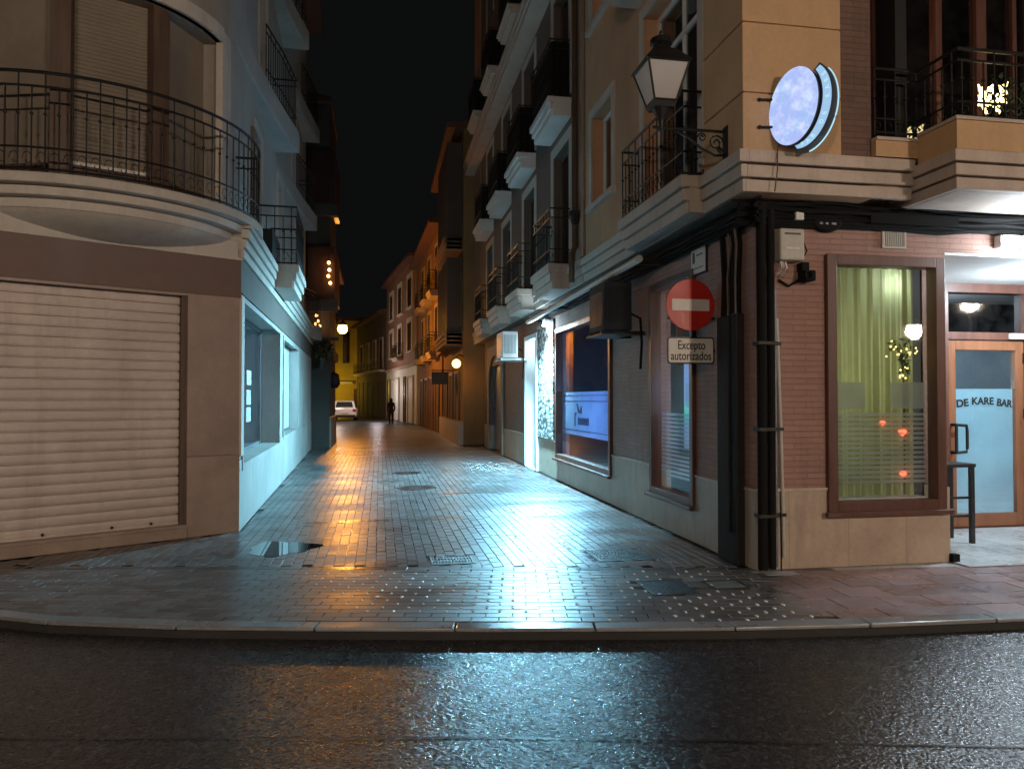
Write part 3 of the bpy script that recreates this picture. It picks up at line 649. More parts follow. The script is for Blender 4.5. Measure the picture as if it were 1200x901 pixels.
# brown-stained upper brick left of the corner, soffit
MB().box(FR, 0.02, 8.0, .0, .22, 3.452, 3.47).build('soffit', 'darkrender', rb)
# shop windows
def shopwin(F, h, name='shop_window', fm='redwood', gm='glass', w=.085, proud=.05, dg=-.06):
    mb = MB(); mb.ring(F, h[0] - .01, h[1] + .01, dg - .03, proud, h[2] - .02, h[3] + .0, w)
    mb.box(F, h[0] - .05, h[1] + .05, proud - .01, proud + .05, h[2] - .06, h[2] - .015)
    w_ = mb.build(name, fm, rb, bevel=.006)
    MB().box(F, h[0] + w * .8, h[1] - w * .8, dg - .006, dg + .006, h[2] + w * .8, h[3] - w * .8).build('pane', gm, w_); return w_
w2 = shopwin(FR, WIN2); w1 = shopwin(FR, WIN1, w=.09); wf = shopwin(FF, (.73, 1.98, .54, 2.98), w=.10)
# film on the panes (set just inside the glass)
mb = MB(); mb.box(FR, 1.5, 1.80, -.085, -.08, 1.50, 1.78)
z = 1.42
while z > .62: mb.box(FR, 1.46, 2.54, -.085, -.08, z - .032, z); z -= .05
mb.build('frosted_film', 'filmwhite', w2)
mb = MB(); mb.box(FR, 1.45, 1.98, -.15, -.14, 1.0, 2.30); mb.build('lit_notice_board', 'filmblue', w2)
mb = MB(); mb.box(FR, 4.47, 7.73, -.095, -.085, .93, 1.72); fb = mb.build('poster_film', 'filmblue', w1)
mb = MB()
for zz in (1.66, 1.56, 1.03): mb.box(FR, 4.47, 7.73, -.084, -.081, zz - .012, zz)
mb.build('film_stripe', 'inkblue', w1)
# blurred dark emblem: a slanting figure over a tall stem and a block of close lettering
mb = MB(); q = lambda a, z: FR(a, -.0835, z)
mb.extr([q(6.62, 1.34), q(6.72, 1.50), q(6.66, 1.52), q(6.50, 1.38), q(6.42, 1.47), q(6.38, 1.46), q(6.36, 1.33)], (-.003, 0, 0))
mb.extr([q(6.86, 1.34), q(6.72, 1.35), q(6.72, 1.31), q(6.78, 1.28), q(6.79, 1.10), q(6.88, 1.10)], (-.003, 0, 0))
for k in range(7): a = 6.62 - k * .105; mb.extr([q(a, 1.13), q(a, 1.27 - .012 * (k % 3)), q(a - .07, 1.26), q(a - .085, 1.20 + .02 * (k % 2)), q(a - .07, 1.13)], (-.003, 0, 0))
mb.build('film_emblem', 'inkblue', w1)
# horizontally striped frosting on the front window
mb = MB(); mb.box(FF, .86, 1.20, -.085, -.08, 1.50, 1.76); mb.box(FF, 1.48, 1.86, -.085, -.08, 1.50, 1.76)
z = 1.46
while z > .80: mb.box(FF, .86, 1.86, -.085, -.08, z - .030, z); z -= .047
mb.build('frosted_film', 'filmwhite', wf)
MB().box(FF, .85, 1.87, -.2, -.07, .60, .635).build('inner_sill', 'white', wf)
# interiors
mb = MB()
rm = room(rb, FF, .27, 1.97, -.27, -3.1, .3, 3.06, 'interior', False)
room(rb, FR, 4.25, 7.95, -.27, -2.2, .3, 3.06, 'interior')
mb = MB(); mb.box(FF, 1.99, 2.03, -1.57, -.25, 0, .5); mb.box(FF, 1.99, 2.03, -.3, -.25, .5, 3.04); mb.box(FF, 1.99, 2.03, -1.57, -1.5, .5, 3.04); mb.box(FF, 1.99, 2.03, -1.5, -.3, 2.9, 3.04); mb.build('porch_side_wall', 'redwood', rb)
MB().box(FF, 2.0, 2.012, -1.5, -.3, .5, 2.9).build('porch_side_pane', 'glass', rb)
# porch: soffit, back wall, right side wall
MB().box(FF, 2.03, 9, -1.62, -.0, 3.02, 3.045).build('porch_ceiling', 'white', rb)
mb = MB(); mb.box(FF, 1.97, 3.28, -1.72, -1.57, 0, 3.02) if False else None
mb.box(FF, 2.03, 3.27, -1.75, -1.60, 0, 3.02); mb.box(FF, 4.62, 9, -1.75, -1.60, 0, .62); mb.box(FF, 7.0, 9, -1.75, -1.60, .62, 3.02)
mb.box(FF, 7.0, 7.25, -1.6, 0, 0, 3.02)
mb.build('porch_wall', 'white', rb)
# porch window right of the door
mb = MB(); mb.ring(FF, 4.62, 7.0, -1.7, -1.55, .62, 3.02, .09); pw = mb.build('porch_window', 'redwood', rb, bevel=.005)
MB().box(FF, 4.7, 6.92, -1.63, -1.62, .7, 2.94).build('pane', 'glass', pw); MB().box(FF, 4.7, 6.92, -1.66, -1.65, .7, 2.2).build('frosted_film', 'filmdoor', pw)
room(rb, FF, 2.2, 7.5, -1.76, -4.5, 0, 3.02, 'roomblue')
# bar door
D0, D1 = 3.28, 4.61
mb = MB(); mb.ring(FF, D0, D1, -1.72, -1.54, 0.012, 3.02, .11, bot=0.001); mb.box(FF, D0 + .11, D1 - .11, -1.72, -1.55, 2.33, 2.42)
df = mb.build('door_frame', 'redwood', rb, bevel=.005)
MB().box(FF, D0 + .1, D1 - .1, -1.64, -1.63, 2.4, 2.93).build('transom_pane', 'darkglass', df)
MB().box(FF, D0 + .13, D1 - .13, -1.72, -1.70, 2.42, 2.9).build('transom_backing', 'ink', df)
mb = MB(); mb.ring(FF, D0 + .12, D1 - .12, -1.66, -1.58, .02, 2.32, .12, bot=.16); dr = mb.build('door', 'orangewood', rb, bevel=.006)
MB().box(FF, D0 + .22, D1 - .22, -1.625, -1.615, .16, 2.22).build('door_pane', 'glass', dr)
MB().box(FF, D0 + .235, D1 - .235, -1.64, -1.632, .18, 1.72).build('door_film', 'filmdoor', dr)
mb = MB(); hx = D0 + .17
mb.tube([FF(hx, -1.58, 1.28), FF(hx, -1.50, 1.28), FF(hx + .14, -1.50, 1.27), FF(hx + .15, -1.50, 1.2), FF(hx + .15, -1.50, .99), FF(hx + .14, -1.50, .95), FF(hx, -1.50, .94), FF(hx, -1.58, .94)], .018, 8)
mb.tube([FF(hx, -1.50, 1.28), FF(hx, -1.50, .94)], .018, 8); mb.build('handle', 'blackmetal', dr, smooth=True)
for i, (chs, xo, zz, rot) in enumerate((('DE', -.31, 1.54, .10), ('KARE', -.02, 1.565, .0), ('BAR', .29, 1.54, -.10))):
    text_mesh('door_lettering', chs, .125, 'ink', FF((D0 + D1) / 2 + xo, -1.612, zz), (1, 0, rot), dr, (-rot, 0, 1), bold=.004, width=(.17, .31, .22)[i])
mb = MB(); mb.box(FF, D1 - .36, D1 - .12, -1.575, -1.52, 2.34, 2.41); mb.build('door_closer', 'white', df, bevel=.004)
for zz in (.55, 1.35, 2.05): MB().box(FF, D1 - .14, D1 - .09, -1.575, -1.55, zz, zz + .12).build('hinge', 'blackmetal', dr)
# upper floors
FRU = Frame(3.25, 6.20, 0, 1, -1, 0); FFU = Frame(3.25, 6.20, 1, 0, 0, -1)
upholes = [(.95, 2.55, 3.95, 6.35), (3.85, 4.85, 4.60, 5.95), (.95, 2.55, 6.95, 9.1), (3.85, 4.85, 7.4, 9.0), (.95, 2.55, 9.9, 12), (3.85, 4.85, 10.3, 11.8)]
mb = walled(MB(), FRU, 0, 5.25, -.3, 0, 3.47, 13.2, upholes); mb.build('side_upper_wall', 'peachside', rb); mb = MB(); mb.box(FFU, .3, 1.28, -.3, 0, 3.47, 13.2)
mb.box(FFU, 1.28, 8.7, -.8, -.55, 6.45, 13.2); mb.box(FFU, 1.28, 1.33, -.8, -.3, 3.47, 13.2)
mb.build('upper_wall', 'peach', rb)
mb = MB(); mb.box(W, 3.56, 12, 7.03, 11.42, 3.2, 13.1); mb.box(W, 3.56, 4.5, 6.6, 7.03, 3.5, 13.1); mb.build('building_core', 'interior', rb)
mb = MB(); mb.box(W, 3.0, 12.2, 5.95, 11.45, 13.2, 13.35); mb.build('roof', 'roof', rb)
mb = MB(); zb = [3.85, 4.385, 5.03, 5.66, 6.29, 6.92, 7.55, 8.2]
for i in range(len(zb) - 1):
    z0, z1 = zb[i], zb[i + 1] - .016
    mb.prism([(3.228, 6.178), (4.21, 6.178), (4.21, 6.21), (3.26, 6.21), (3.26, 7.0), (3.228, 7.0)], z0, z1)
mb.build('corner_block', 'peach', rb, bevel=.006)
MB().box(FFU, .962, 1.28, -.1, .006, 3.85, 13.1).build('pilaster', 'brickdark', rb)
for h in upholes[:4]:
    tall = h[1] - h[0] > 1.2
    w = window(rb, FRU, h[0], h[1], h[2], h[3], 0, -.2, 'white', 'darkglass', .07, 1, trans=h[3] - .55 if tall else None, surround=.14, smat='corn', proud=.025, sill=not tall)
    if not tall: MB().box(FRU, h[0] + .5, h[1] - .09, -.26, -.245, h[2] + .07, h[3] - .07).build('blind', 'shutterrib', w)
    if not tall: MB().box(FRU, h[0], h[0] + .45, -.19, -.14, h[2], h[3]).build('open_shutter', 'greyrender', w)
cornice(rb, FRU, -.09, .80, 0, .09, 3.47, 3.85, ends=(1, 0)); cornice(rb, FRU, 2.82, 5.25, 0, .09, 3.47, 3.85)
mb = MB(); t = .38 / 3
for k in range(3): mb.box(FFU, .001, 1.68, -.02, .09 - .028 * (2 - k), 3.47 + k * t + .002, 3.47 + (k + 1) * t - .016)
mb.box(FFU, .05, 1.68, -.02, .0, 3.475, 3.83); mb.build('cornice', 'corn', rb, bevel=.006)
balcony(rb, FRU, .80, 2.82, 0, .27, 3.87, .39, .86, sp=.12)
balcony(rb, FRU, .80, 2.82, 0, .45, 6.9, .3, .9, sp=.12)
# floor band hanging under the second balcony
# front balcony and projecting bay
mb = MB()
for k in range(3): e = .028 * (2 - k); mb.box(W, 4.91 + e, 12, 5.60 + e, 6.6, 3.44 + k * .115, 3.44 + (k + 1) * .115 - .014)
mb.box(W, 5.02, 12, 5.72, 6.6, 3.437, 3.78); mb.build('bay_slab', 'corn', rb, bevel=.006)
mb = MB(); mb.box(W, 4.96, 12, 5.64, 5.76, 3.786, 4.04); mb.box(W, 4.96, 5.08, 5.76, 6.12, 3.786, 4.04); mb.box(W, 4.53, 5.05, 6.125, 6.25, 3.85, 4.0); build_split(mb, 'parapet', 'peach', rb)
mb = MB(); mb.box(W, 4.94, 12, 5.62, 5.78, 4.04, 4.07); mb.box(W, 4.94, 5.10, 5.78, 6.10, 4.04, 4.07); mb.box(W, 4.53, 5.06, 6.105, 6.27, 4.0, 4.03); mb.build('parapet_cap', 'corn', rb)
MB().box(W, 4.5, 12, 6.26, 7.0, 3.6, 3.8).build('balcony_floor', 'corn', rb)
p = [(4.56, 6.19, 0), (5.02, 6.19, 0), (5.02, 5.70, 0), (8.5, 5.70, 0)]
rail_path(p, 4.07, 4.70, .11, gap=.10, low=.16).build('railing', 'blackmetal', rb)
# recessed glazing behind the balcony
mb = MB(); y = 6.62
for (a, b) in ((4.50, 4.58), (4.84, 5.06), (5.55, 5.62), (6.02, 6.14), (6.45, 6.5), (6.62, 6.75), (7.5, 7.6), (8.5, 8.6)): mb.box(W, a, b, y - .05, y + .05, 3.8, 6.45)
mb.box(W, 4.58, 8.5, y - .045, y + .045, 6.3, 6.45); mb.box(W, 4.58, 8.5, y - .045, y + .045, 3.8, 3.95)
bg = mb.build('balcony_glazing', 'redwood', rb, bevel=.005)
MB().box(W, 4.58, 8.5, y - .006, y + .006, 3.95, 6.3).build('pane', 'darkglass', bg)
MB().box(W, 4.585, 4.84, y + .08, y + .1, 3.95, 6.3).build('red_curtain', surf('terracotta_curtain', (0.45, 0.12, 0.06), .8, .3, 6, stretch=(8, 1, .2)), bg)
MB().box(W, 6.16, 6.44, y + .08, y + .1, 3.95, 6.3).build('olive_curtain', surf('olive_curtain', (0.35, 0.24, 0.09), .8, .3, 6, stretch=(8, 1, .2)), bg)
MB().box(W, 4.86, 4.98, 6.28, 6.56, 3.85, 6.4).build('dark_post', 'ink', bg)

# ================================================================== NEXT BUILDING UP THE LANE (three balconies)
tb = thing('terraced_building', (3.47, 14.43, 0), 'tall grey-brown building with three stacked rows of balconies and a lit stone doorway', 'building')
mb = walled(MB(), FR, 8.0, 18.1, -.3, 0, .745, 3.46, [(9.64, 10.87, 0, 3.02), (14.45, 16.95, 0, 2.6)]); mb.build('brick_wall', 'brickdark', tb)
mb = walled(MB(), FR, 8.0, 18.1, -.3, .015, 0, .73, [(9.64, 10.87, 0, 3.02), (14.45, 16.95, 0, 3.0)]); build_split(mb, 'plinth', 'plinth', tb)
mb = walled(MB(), FR, 8.0, 18.1, -.2, .03, .73, .755, [(9.60, 10.9, 0, 3.02), (14.4, 17.0, 0, 3.0)]); build_split(mb, 'plinth_trim', 'corn', tb)
MB().box(FR, 8.04, 9.58, .0, .045, .77, 3.2).build('stone_cladding', 'stonewhite', tb)
mb = MB(); mb.ring(FR, 9.56, 10.95, -.25, .07, 0, 3.06, .10, bot=.001); dfr = mb.build('door_surround', 'white', tb, bevel=.005)
mb = MB(); mb.box(FR, 9.7, 10.84, -.55, -.5, 0, 2.96); mb.box(FR, 9.66, 9.7, -.55, -.25, 0, 2.96); mb.box(FR, 10.84, 10.87, -.55, -.25, 0, 2.96); mb.box(FR, 9.66, 10.87, -.55, -.25, 2.96, 3.0); mb.build('doorway_recess', 'white', dfr)
mb = MB(); mb.ring(FR, 9.8, 10.74, -.5, -.45, .01, 2.2, .08); dd = mb.build('door', 'white', tb); MB().box(FR, 9.86, 10.68, -.482, -.476, .1, 2.14).build('pane', 'darkglass', dd)
# arched door
mb = MB(); A0, A1 = 14.45, 16.95; cx = (A0 + A1) / 2; rr = (A1 - A0) / 2
arch = [(A0, 0), (A0, 2.1)] + [(cx - rr * math.cos(a), 2.1 + .8 * math.sin(a)) for a in [PI * k / 14 for k in range(1, 14)]] + [(A1, 2.1), (A1, 0)]
outer = [(A0 - .22, 0), (A0 - .22, 3.2), (A1 + .22, 3.2), (A1 + .22, 0)]
left = [(A0 - .22, 0)] + arch[0:2] + arch[2:9] + [(cx, 3.2), (A0 - .22, 3.2)]; left[0] = (A0 - .22, 0)
mb.extr([FR(a, .02, z) for (a, z) in [(A0 - .22, 0), (A0, 0), (A0, 2.1)] + arch[2:9] + [(cx, 3.2), (A0 - .22, 3.2)]], (-.045, 0, 0))
mb.extr([FR(a, .02, z) for (a, z) in [(A1 + .22, 0), (A1, 0), (A1, 2.1)] + list(reversed(arch[8:15])) + [(cx, 3.2), (A1 + .22, 3.2)]], (-.045, 0, 0))
ad = mb.build('door_arch', 'tan', tb)
mb = MB(); mb.box(FR, A0, cx - .02, -.2, -.14, 0, 2.95); mb.box(FR, cx + .02, A1, -.2, -.14, 0, 2.95); build_split(mb, 'door_leaf', 'steelcover', ad, tol=.01)
mb = walled(MB(), Frame(3.25, 11.5, 0, 1, -1, 0), 0, 13.9, -.3, 0, 3.47, 16.4, [(.95 + 2.95 * i, 2.15 + 2.95 * i, z, z + 2.2) for i in range(4) for z in (3.95, 6.9, 9.95, 13.0)])
mb.build('upper_wall', 'greyrender', tb)
mb = MB(); mb.box(W, 3.56, 12, 11.55, 25.2, 3.2, 16.3); mb.box(W, 3.9, 12, 14.5, 25.2, 0, 3.2) ; mb.build('building_core', 'interior', tb)
FT = Frame(3.25, 11.5, 0, 1, -1, 0)
MB().box(FT, .0, .45, 0, .03, 3.9, 16.3).build('pilaster', 'tan', tb); MB().box(FT, 12.4, 13.85, 0, .03, 3.9, 16.3).build('pilaster', 'tan', tb)
for i in range(4):
    for z in (3.95, 6.9, 9.95, 13.0): window(tb, FT, .95 + 2.95 * i, 2.15 + 2.95 * i, z, z + 2.2, 0, -.16, 'woodbrown', 'darkglass', .07, 1, surround=.18, smat='offwhite', proud=.02, sill=False)
cornice(tb, FT, 0, 14, 0, .09, 3.47, 3.87)
cornice(tb, FT, 0, 14, 0, .42, 9.35, 9.75); cornice(tb, FT, 0, 14, 0, .45, 16.0, 16.4)
for i in range(4):
    a = .82 + 2.95 * i
    balcony(tb, FT, a, a + 1.5, 0, .42, 3.93, .45, .95, sp=.11)
    balcony(tb, FT, a, a + 1.6, 0, .42, 6.82, .34, 1.0, smat='white', dark=True)
    balcony(tb, FT, a, a + 1.5, 0, .62, 9.98, .21, .95, smat='corn', dark=True)
mb = MB(); mb.box(FT, .0, 13.9, -9, .5, 16.42, 16.6); mb.build('roof', 'roof', tb)
mb = MB(); mb.tube([FT(.28, .09, 9.3), FT(.28, .09, 4.1), FT(.22, .16, 3.95), FT(.22, .16, 3.5)], .05, 8); mb.build('downpipe', 'woodbrown', tb, smooth=True)
mb = MB(); mb.lathe(FT(.25, .1, 4.6), [(.05, -.15), (.10, 0), (.10, .08)], 8); mb.build('lamp_bracket', 'iron', tb)

# ================================================================== FAR RIGHT BUILDINGS
def openings(root, F, cols, rows, w, h, fm='woodbrown', sm='corn', sur=.12, proud=.03):
    for c in cols:
        for z in rows: window(root, F, c, c + w, z, z + h, 0, -.02 + .07, fm, 'darkglass', .06, 1, surround=sur, smat=sm, proud=.09, sill=False)
F2 = Frame(2.85, 25.5, 0, 1, -1, 0)
b2 = thing('bay_window_building', (2.85, 25.5, 0), 'narrow dark building with stacked enclosed bays and a tiled eave above a warm globe lamp', 'building')
mb = MB(); mb.box(F2, 0, 8, -7, 0, 0, 11.0); mb.build('wall', 'ochre', b2)
mb = MB(); mb.box(F2, -.03, 8, 0, .2, 0, .8); mb.build('plinth', 'plinth', b2)
for z0, z1 in ((3.95, 6.6), (7.3, 10.7)):
    mb = MB(); mb.box(F2, .6, 4.6, 0, .5, z0, z1); by = mb.build('bay', 'darkrender', b2)
    mb = MB()
    for k in range(9): mb.box(F2, .6 + k * .49, .66 + k * .49, .5, .53, z0, z1)
    for k in range(5): mb.box(Frame(F2(.6, 0, 0)[0], F2(.6, 0, 0)[1], -1, 0, 0, -1), k * .115, .03 + k * .115, 0, .03, z0, z1)
    mb.build('bay_mullions', 'woodbrown', by)
    cornice(b2, F2, .4, 4.8, 0, .66, z0 - .45, z0 - .02, mat='tan')
mb = MB(); mb.extr([F2(-.05, -7, 11.0), F2(-.05, .58, 11.0), F2(-.05, .58, 11.15), F2(-.05, -7, 12.6)], (0, 8.3, 0)); mb.build('roof', 'roof', b2)
for k in range(3):
    a = 1.1 + k * 2.3; mb = MB(); mb.ring(F2, a, a + 1.3, 0, .06, .02, 2.6, .08, bot=.001); dq = mb.build('door', 'woodbrown', b2); MB().box(F2, a + .08, a + 1.22, .0, .03, .02, 2.52).build('door_leaf', 'darkrender' if k else 'ochre', dq)
MB().box(F2, 5.1, 7.7, 0, .35, 3.5, 3.8).build('balcony', 'tan', b2); 
for k in range(2): window(b2, F2, 5.6, 6.7, 4.1 + 3.3 * k, 6.2 + 3.3 * k, 0, .05, 'woodbrown', 'darkglass', .06, 1, surround=.12, smat='ochre', proud=.09, sill=False)
F3 = Frame(2.78, 33.6, -.035, .9994, -.9994, -.035)
b3 = thing('ochre_building', (2.78, 33.6, 0), 'ochre rendered building glowing orange in the lane beyond the bay windows', 'building')
MB().box(F3, 0, 12.6, -7, 0, 0, 9.6).build('wall', 'ochre', b3)
openings(b3, F3, (1.2, 4.6, 8.2), (3.9, 6.8), 1.1, 2.1)
for a in (.9, 4.3, 7.9): balcony(b3, F3, a, a + 1.7, 0, .5, 3.8, .3, .9); balcony(b3, F3, a, a + 1.7, 0, .5, 6.7, .3, .9)
for a in (.8, 3.4, 6.0, 8.8):
    mb = MB(); mb.ring(F3, a, a + 1.6, 0, .07, .02, 2.7, .09, bot=.001); dq = mb.build('door', 'woodbrown', b3); MB().box(F3, a + .09, a + 1.51, 0, .03, .02, 2.6).build('door_leaf', 'darkrender', dq)
mb = MB(); mb.extr([F3(-.0, -7, 9.6), F3(0, .6, 9.6), F3(0, .6, 9.75), F3(0, -7, 11.2)], tuple(Vector(F3(12.7, 0, 0)) - Vector(F3(0, 0, 0)))); mb.build('roof', 'roof', b3)
F4 = Frame(2.25, 46.3, -.117, .9931, -.9931, -.117)
b4 = thing('pink_brick_building', (2.25, 46.3, 0), 'pinkish brick house with white window surrounds over a bright white shop front', 'building')
MB().box(F4, 0, 14.6, -7, 0, 3.7, 10.5).build('wall', 'pink', b4)
MB().box(F4, 0, 14.6, -7, 0, 0, 3.7).build('shop_front', 'white', b4)
for z in (4.7, 7.6): 
    for c in (1.6, 6.0, 10.6): window(b4, F4, c, c + 1.6, z, z + 1.9, 0, .05, 'redwood', 'darkglass', .08, 1, surround=.3, smat='white', proud=.1)
balcony(b4, F4, 5.5, 8.2, 0, .5, 4.5, .25, .9)
cornice(b4, F4, 0, 14.6, 0, .15, 3.65, 3.85, 2); 
mb = MB(); mb.extr([F4(0, -7, 10.5), F4(0, .5, 10.5), F4(0, .5, 10.7), F4(0, -7, 12)], tuple(Vector(F4(14.7, 0, 0)) - Vector(F4(0, 0, 0)))); mb.build('roof', 'roof', b4)
for (a, w_, mm) in ((1.0, 2.2, 'offwhite'), (4.2, .8, 'redwood'), (7.2, 3.6, 'offwhite'), (12.0, 1.6, 'redwood')):
    mb = MB(); mb.ring(F4, a, a + w_, 0, .1, .02, 3.1, .1, bot=.02); dq = mb.build('shop_door', mm, b4); 
    mb = MB()
    for k in range(12): mb.box(F4, a + .1, a + w_ - .1, 0, .04, .1 + k * .24, .1 + k * .24 + .21)
    mb.build('roller_shutter', 'steelcover' if mm != 'offwhite' else 'white', dq)
F5 = Frame(.5, 61, -.1834, .983, -.983, -.1834)
b5 = thing('dim_shop_building', (.5, 61, 0), 'low dim building with tall dark shop bays and one long balcony at the bend', 'building')
MB().box(F5, 0, 15, -7, 0, 0, 8.6).build('wall', 'greyrender', b5)
balcony(b5, F5, .5, 14.5, 0, .5, 4.0, .2, .9, sp=.2)
openings(b5, F5, (1.2, 4.4, 7.8, 11.2), (4.1,), 1.3, 2.5)
mb = MB()
for a in (.6, 3.2, 5.8, 8.4, 11.0, 13.2): mb.box(F5, a, a + 1.5, 0, .06, 0, 3.1)
build_split(mb, 'shop_bay', 'darkrender', b5)
mb = MB(); mb.extr([F5(0, -7, 8.6), F5(0, .6, 8.6), F5(0, .6, 8.8), F5(0, -7, 10.4)], tuple(Vector(F5(15, 0, 0)) - Vector(F5(0, 0, 0)))); mb.build('roof', 'roof', b5)
F6 = Frame(-12, 77, 1, 0, 0, -1)
b6 = thing('yellow_building', (-12, 77, 0), 'yellow rendered building with tall window bays closing the far end of the lane', 'building')
MB().box(F6, 0, 13.5, -7, 0, 0, 9.5).build('wall', 'yellow', b6)
openings(b6, F6, (6.6, 8.3, 9.9), (5.2,), .7, 3.2, 'woodbrown', 'yellow')
mb = MB(); mb.box(F6, 6.4, 7.6, 0, .05, 0, 3.1); mb.box(F6, 9.4, 10.6, 0, .05, 0, 2.6); build_split(mb, 'door', 'woodbrown', b6)
mb = MB(); mb.box(F6, 6.0, 9.3, 0, .5, 3.1, 3.3); mb.build('canopy', 'white', b6)
MB().box(F6, -.2, 13.8, -7, .6, 9.5, 9.8).build('roof', 'roof', b6)

# ================================================================== LEFT CORNER BUILDING
lb = thing('rounded_corner_building', (-1.675, 9.39, 0), 'cream building with rounded corner, brown stone base, roller shutter and curved balcony', 'building')
SH = (.60, 3.8, .15, 2.79)
WL1 = (.25, 4.75, .78, 2.86); WL2 = (5.55, 9.3, .86, 2.82)
walled(MB(), FD, 0, 6, -.3, 0, .93, 2.82, [SH]).build('stone_wall', 'brownstone', lb)
walled(MB(), FD, -.008, 6, -.3, .012, 0, .925, [SH]).build('plinth', 'brownplinth', lb)
mb = MB(); mb.box(FD, -.008, 6, -.3, .02, 2.82, 3.27); mb.build('stone_band', 'browband', lb)
mb = MB(); mb.box(FD, -.02, 6, -.3, .035, 3.27, 3.50); mb.build('upper_band', 'mould', lb)
walled(MB(), FL, 0.0, 15, -.42, 0, .86, 2.88, [WL1, WL2]).build('side_wall', 'creamside', lb)
walled(MB(), FL, -.01, 15, -.42, .014, 0, .855, [WL1, WL2]).build('side_plinth', 'creamside', lb)
MB().box(FL, -.015, 15, -.42, .018, 2.885, 3.3).build('side_band', 'greyrender', lb)
cornice(lb, FL, -.05, 15, -.3, .14, 3.3, 3.78, 4, 'mould')
mb = MB()
for (a, b) in ((0.0, .22),): mb.box(FL, a, b, 0, .03, .9, 2.86)
mb.build('corner_pilaster', 'mould', lb, bevel=.006)
# side windows
def sidewin(h, dg, fill):
    mb = MB(); mb.ring(FL, h[0], h[1], dg - .03, dg + .03, h[2], h[3], .06); w = mb.build('shop_window', 'steelcover', lb, bevel=.004)
    MB().box(FL, h[0] + .05, h[1] - .05, dg - .006, dg + .006, h[2] + .05, h[3] - .05).build('pane', fill, w)
    mb = MB(); mb.ring(FL, h[0] - .07, h[1] + .07, .0, .025, h[2] - .07, h[3] + .001, .07); mb.box(FL, h[0] + .002, h[1] - .002, -.3, .022, h[2] - .03, h[2] + .012); mb.build('window_trim', 'creamside', w, bevel=.004); return w
wl = sidewin(WL1, -.34, 'glass')
for k, (a, z) in enumerate(((3.05, 1.5), (3.05, 1.22), (3.08, 1.82))): o = MB().box(FL, a, a + .5, -.332, -.33, z, z + .24).build('paper_notice', 'paper', wl)
w_ = sidewin(WL2, -.2, 'white')
room(lb, FL, .8, 4.9, -.43, -2.6, .4, 3.0, 'roomblue')
# roller shutter: curved slats with real relief
mb = MB(); n = 24; ph = (SH[3] - SH[2]) / n
prof = []
for k in range(n):
    z = SH[2] + k * ph
    for (f, d) in ((0, -.030), (.10, -.030), (.13, .003), (.35, .009), (.65, .010), (.94, .006), (.97, -.024)): prof.append((d, z + f * ph))
b = 0
for (d, z) in prof: mb.v += [FD(SH[0] + .05, -.13 + d, z), FD(SH[1] - .05, -.13 + d, z)]
for i in range(len(prof) - 1): mb.f.append((2 * i, 2 * i + 1, 2 * i + 3, 2 * i + 2))
rs = mb.build('roller_shutter', 'shutter', lb)
mb = MB(); mb.box(FD, SH[0], SH[0] + .055, -.2, -.05, SH[2], SH[3]); mb.box(FD, SH[1] - .055, SH[1], -.2, -.05, SH[2], SH[3]); build_split(mb, 'guide_rail', 'woodbrown', rs)
MB().box(FD, SH[0] + .055, SH[1] - .055, -.155, -.105, SH[2] - .03, SH[2] + .03).build('bottom_bar', 'shutter', rs)
mb = MB()
for a in (.95, 1.35, 2.0): mb.ball(FD(a, -.10, SH[2] + .035), .018, 6)
build_split(mb, 'shutter_knob', 'blackmetal', rs)
MB().box(FD, SH[0] - .0, SH[1], -.3, .04, 0, .12).build('doorstep', 'brownplinth', lb, bevel=.008)
# upper body: rounded corner
CX, CY = -3.45, 9.78
def arc(r, a0, a1, n): return [(CX + r * math.cos(R(a0 + (a1 - a0) * k / n)), CY - r * math.sin(R(a0 + (a1 - a0) * k / n))) for k in range(n + 1)]
def ringseg(mb, r0, r1, a0, a1, n, z0, z1): mb.prism(arc(r1, a0, a1, n) + list(reversed(arc(r0, a0, a1, n))), z0, z1)
mb = MB(); mb.prism(arc(1.56, 0, 180, 40) + [(CX - 1.56, 14), (CX + 1.1, 14)], 3.5, 3.86)
mb.prism(arc(1.56, 0, 180, 40) + [(CX - 1.56, 14), (CX + 1.1, 14)], 5.95, 13.4)
ringseg(mb, 1.2, 1.56, 0, 10, 3, 3.86, 5.95)
ringseg(mb, 1.0, 1.22, 0, 180, 30, 3.86, 5.95)
mb.build('rounded_wall', 'cream', lb)
mb = MB(); ringseg(mb, 1.5, 1.585, 1, 12, 3, 3.9, 6.1); ringseg(mb, 1.5, 1.6, 12, 180, 30, 5.95, 6.12); mb.build('opening_surround', 'mould', lb)
FLU = Frame(FL(0, -.20, 0)[0], FL(0, -.20, 0)[1], -0.0318, 0.9995, 0.9995, 0.0318)
mb = walled(MB(), FLU, .37, 15, -.3, 0, 3.78, 13.4, [(6.2, 7.3, 4.2, 6.1), (10.5, 11.6, 4.2, 6.1), (2.7, 3.6, 4.3, 5.9), (3.2, 4.2, 7.0, 9.0), (9.5, 10.6, 7.0, 9.0)])
mb.build('upper_side_wall', 'creamside', lb)
mb = MB(); mb.box(FLU, .4, 14.9, -8, -.31, 3.1, 13.3); mb.build('building_core', 'interior', lb)
mb = MB()
for (a0, a1, z0, z1) in ((.45, 2.5, 4.62, 5.05), (.45, 2.5, 5.07, 5.9), (.45, 2.5, 3.95, 4.6)): mb.box(FLU, a0, a1, 0, .018, z0, z1)
for (a0, a1, z0, z1) in ((3.8, 5.9, 3.95, 4.6), (3.8, 5.9, 4.62, 5.5), (7.5, 10.2, 3.95, 5.0), (7.5, 10.2, 5.02, 6.0)): mb.box(FLU, a0, a1, 0, .018, z0, z1)
build_split(mb, 'wall_panel', 'creamside', lb, .006)
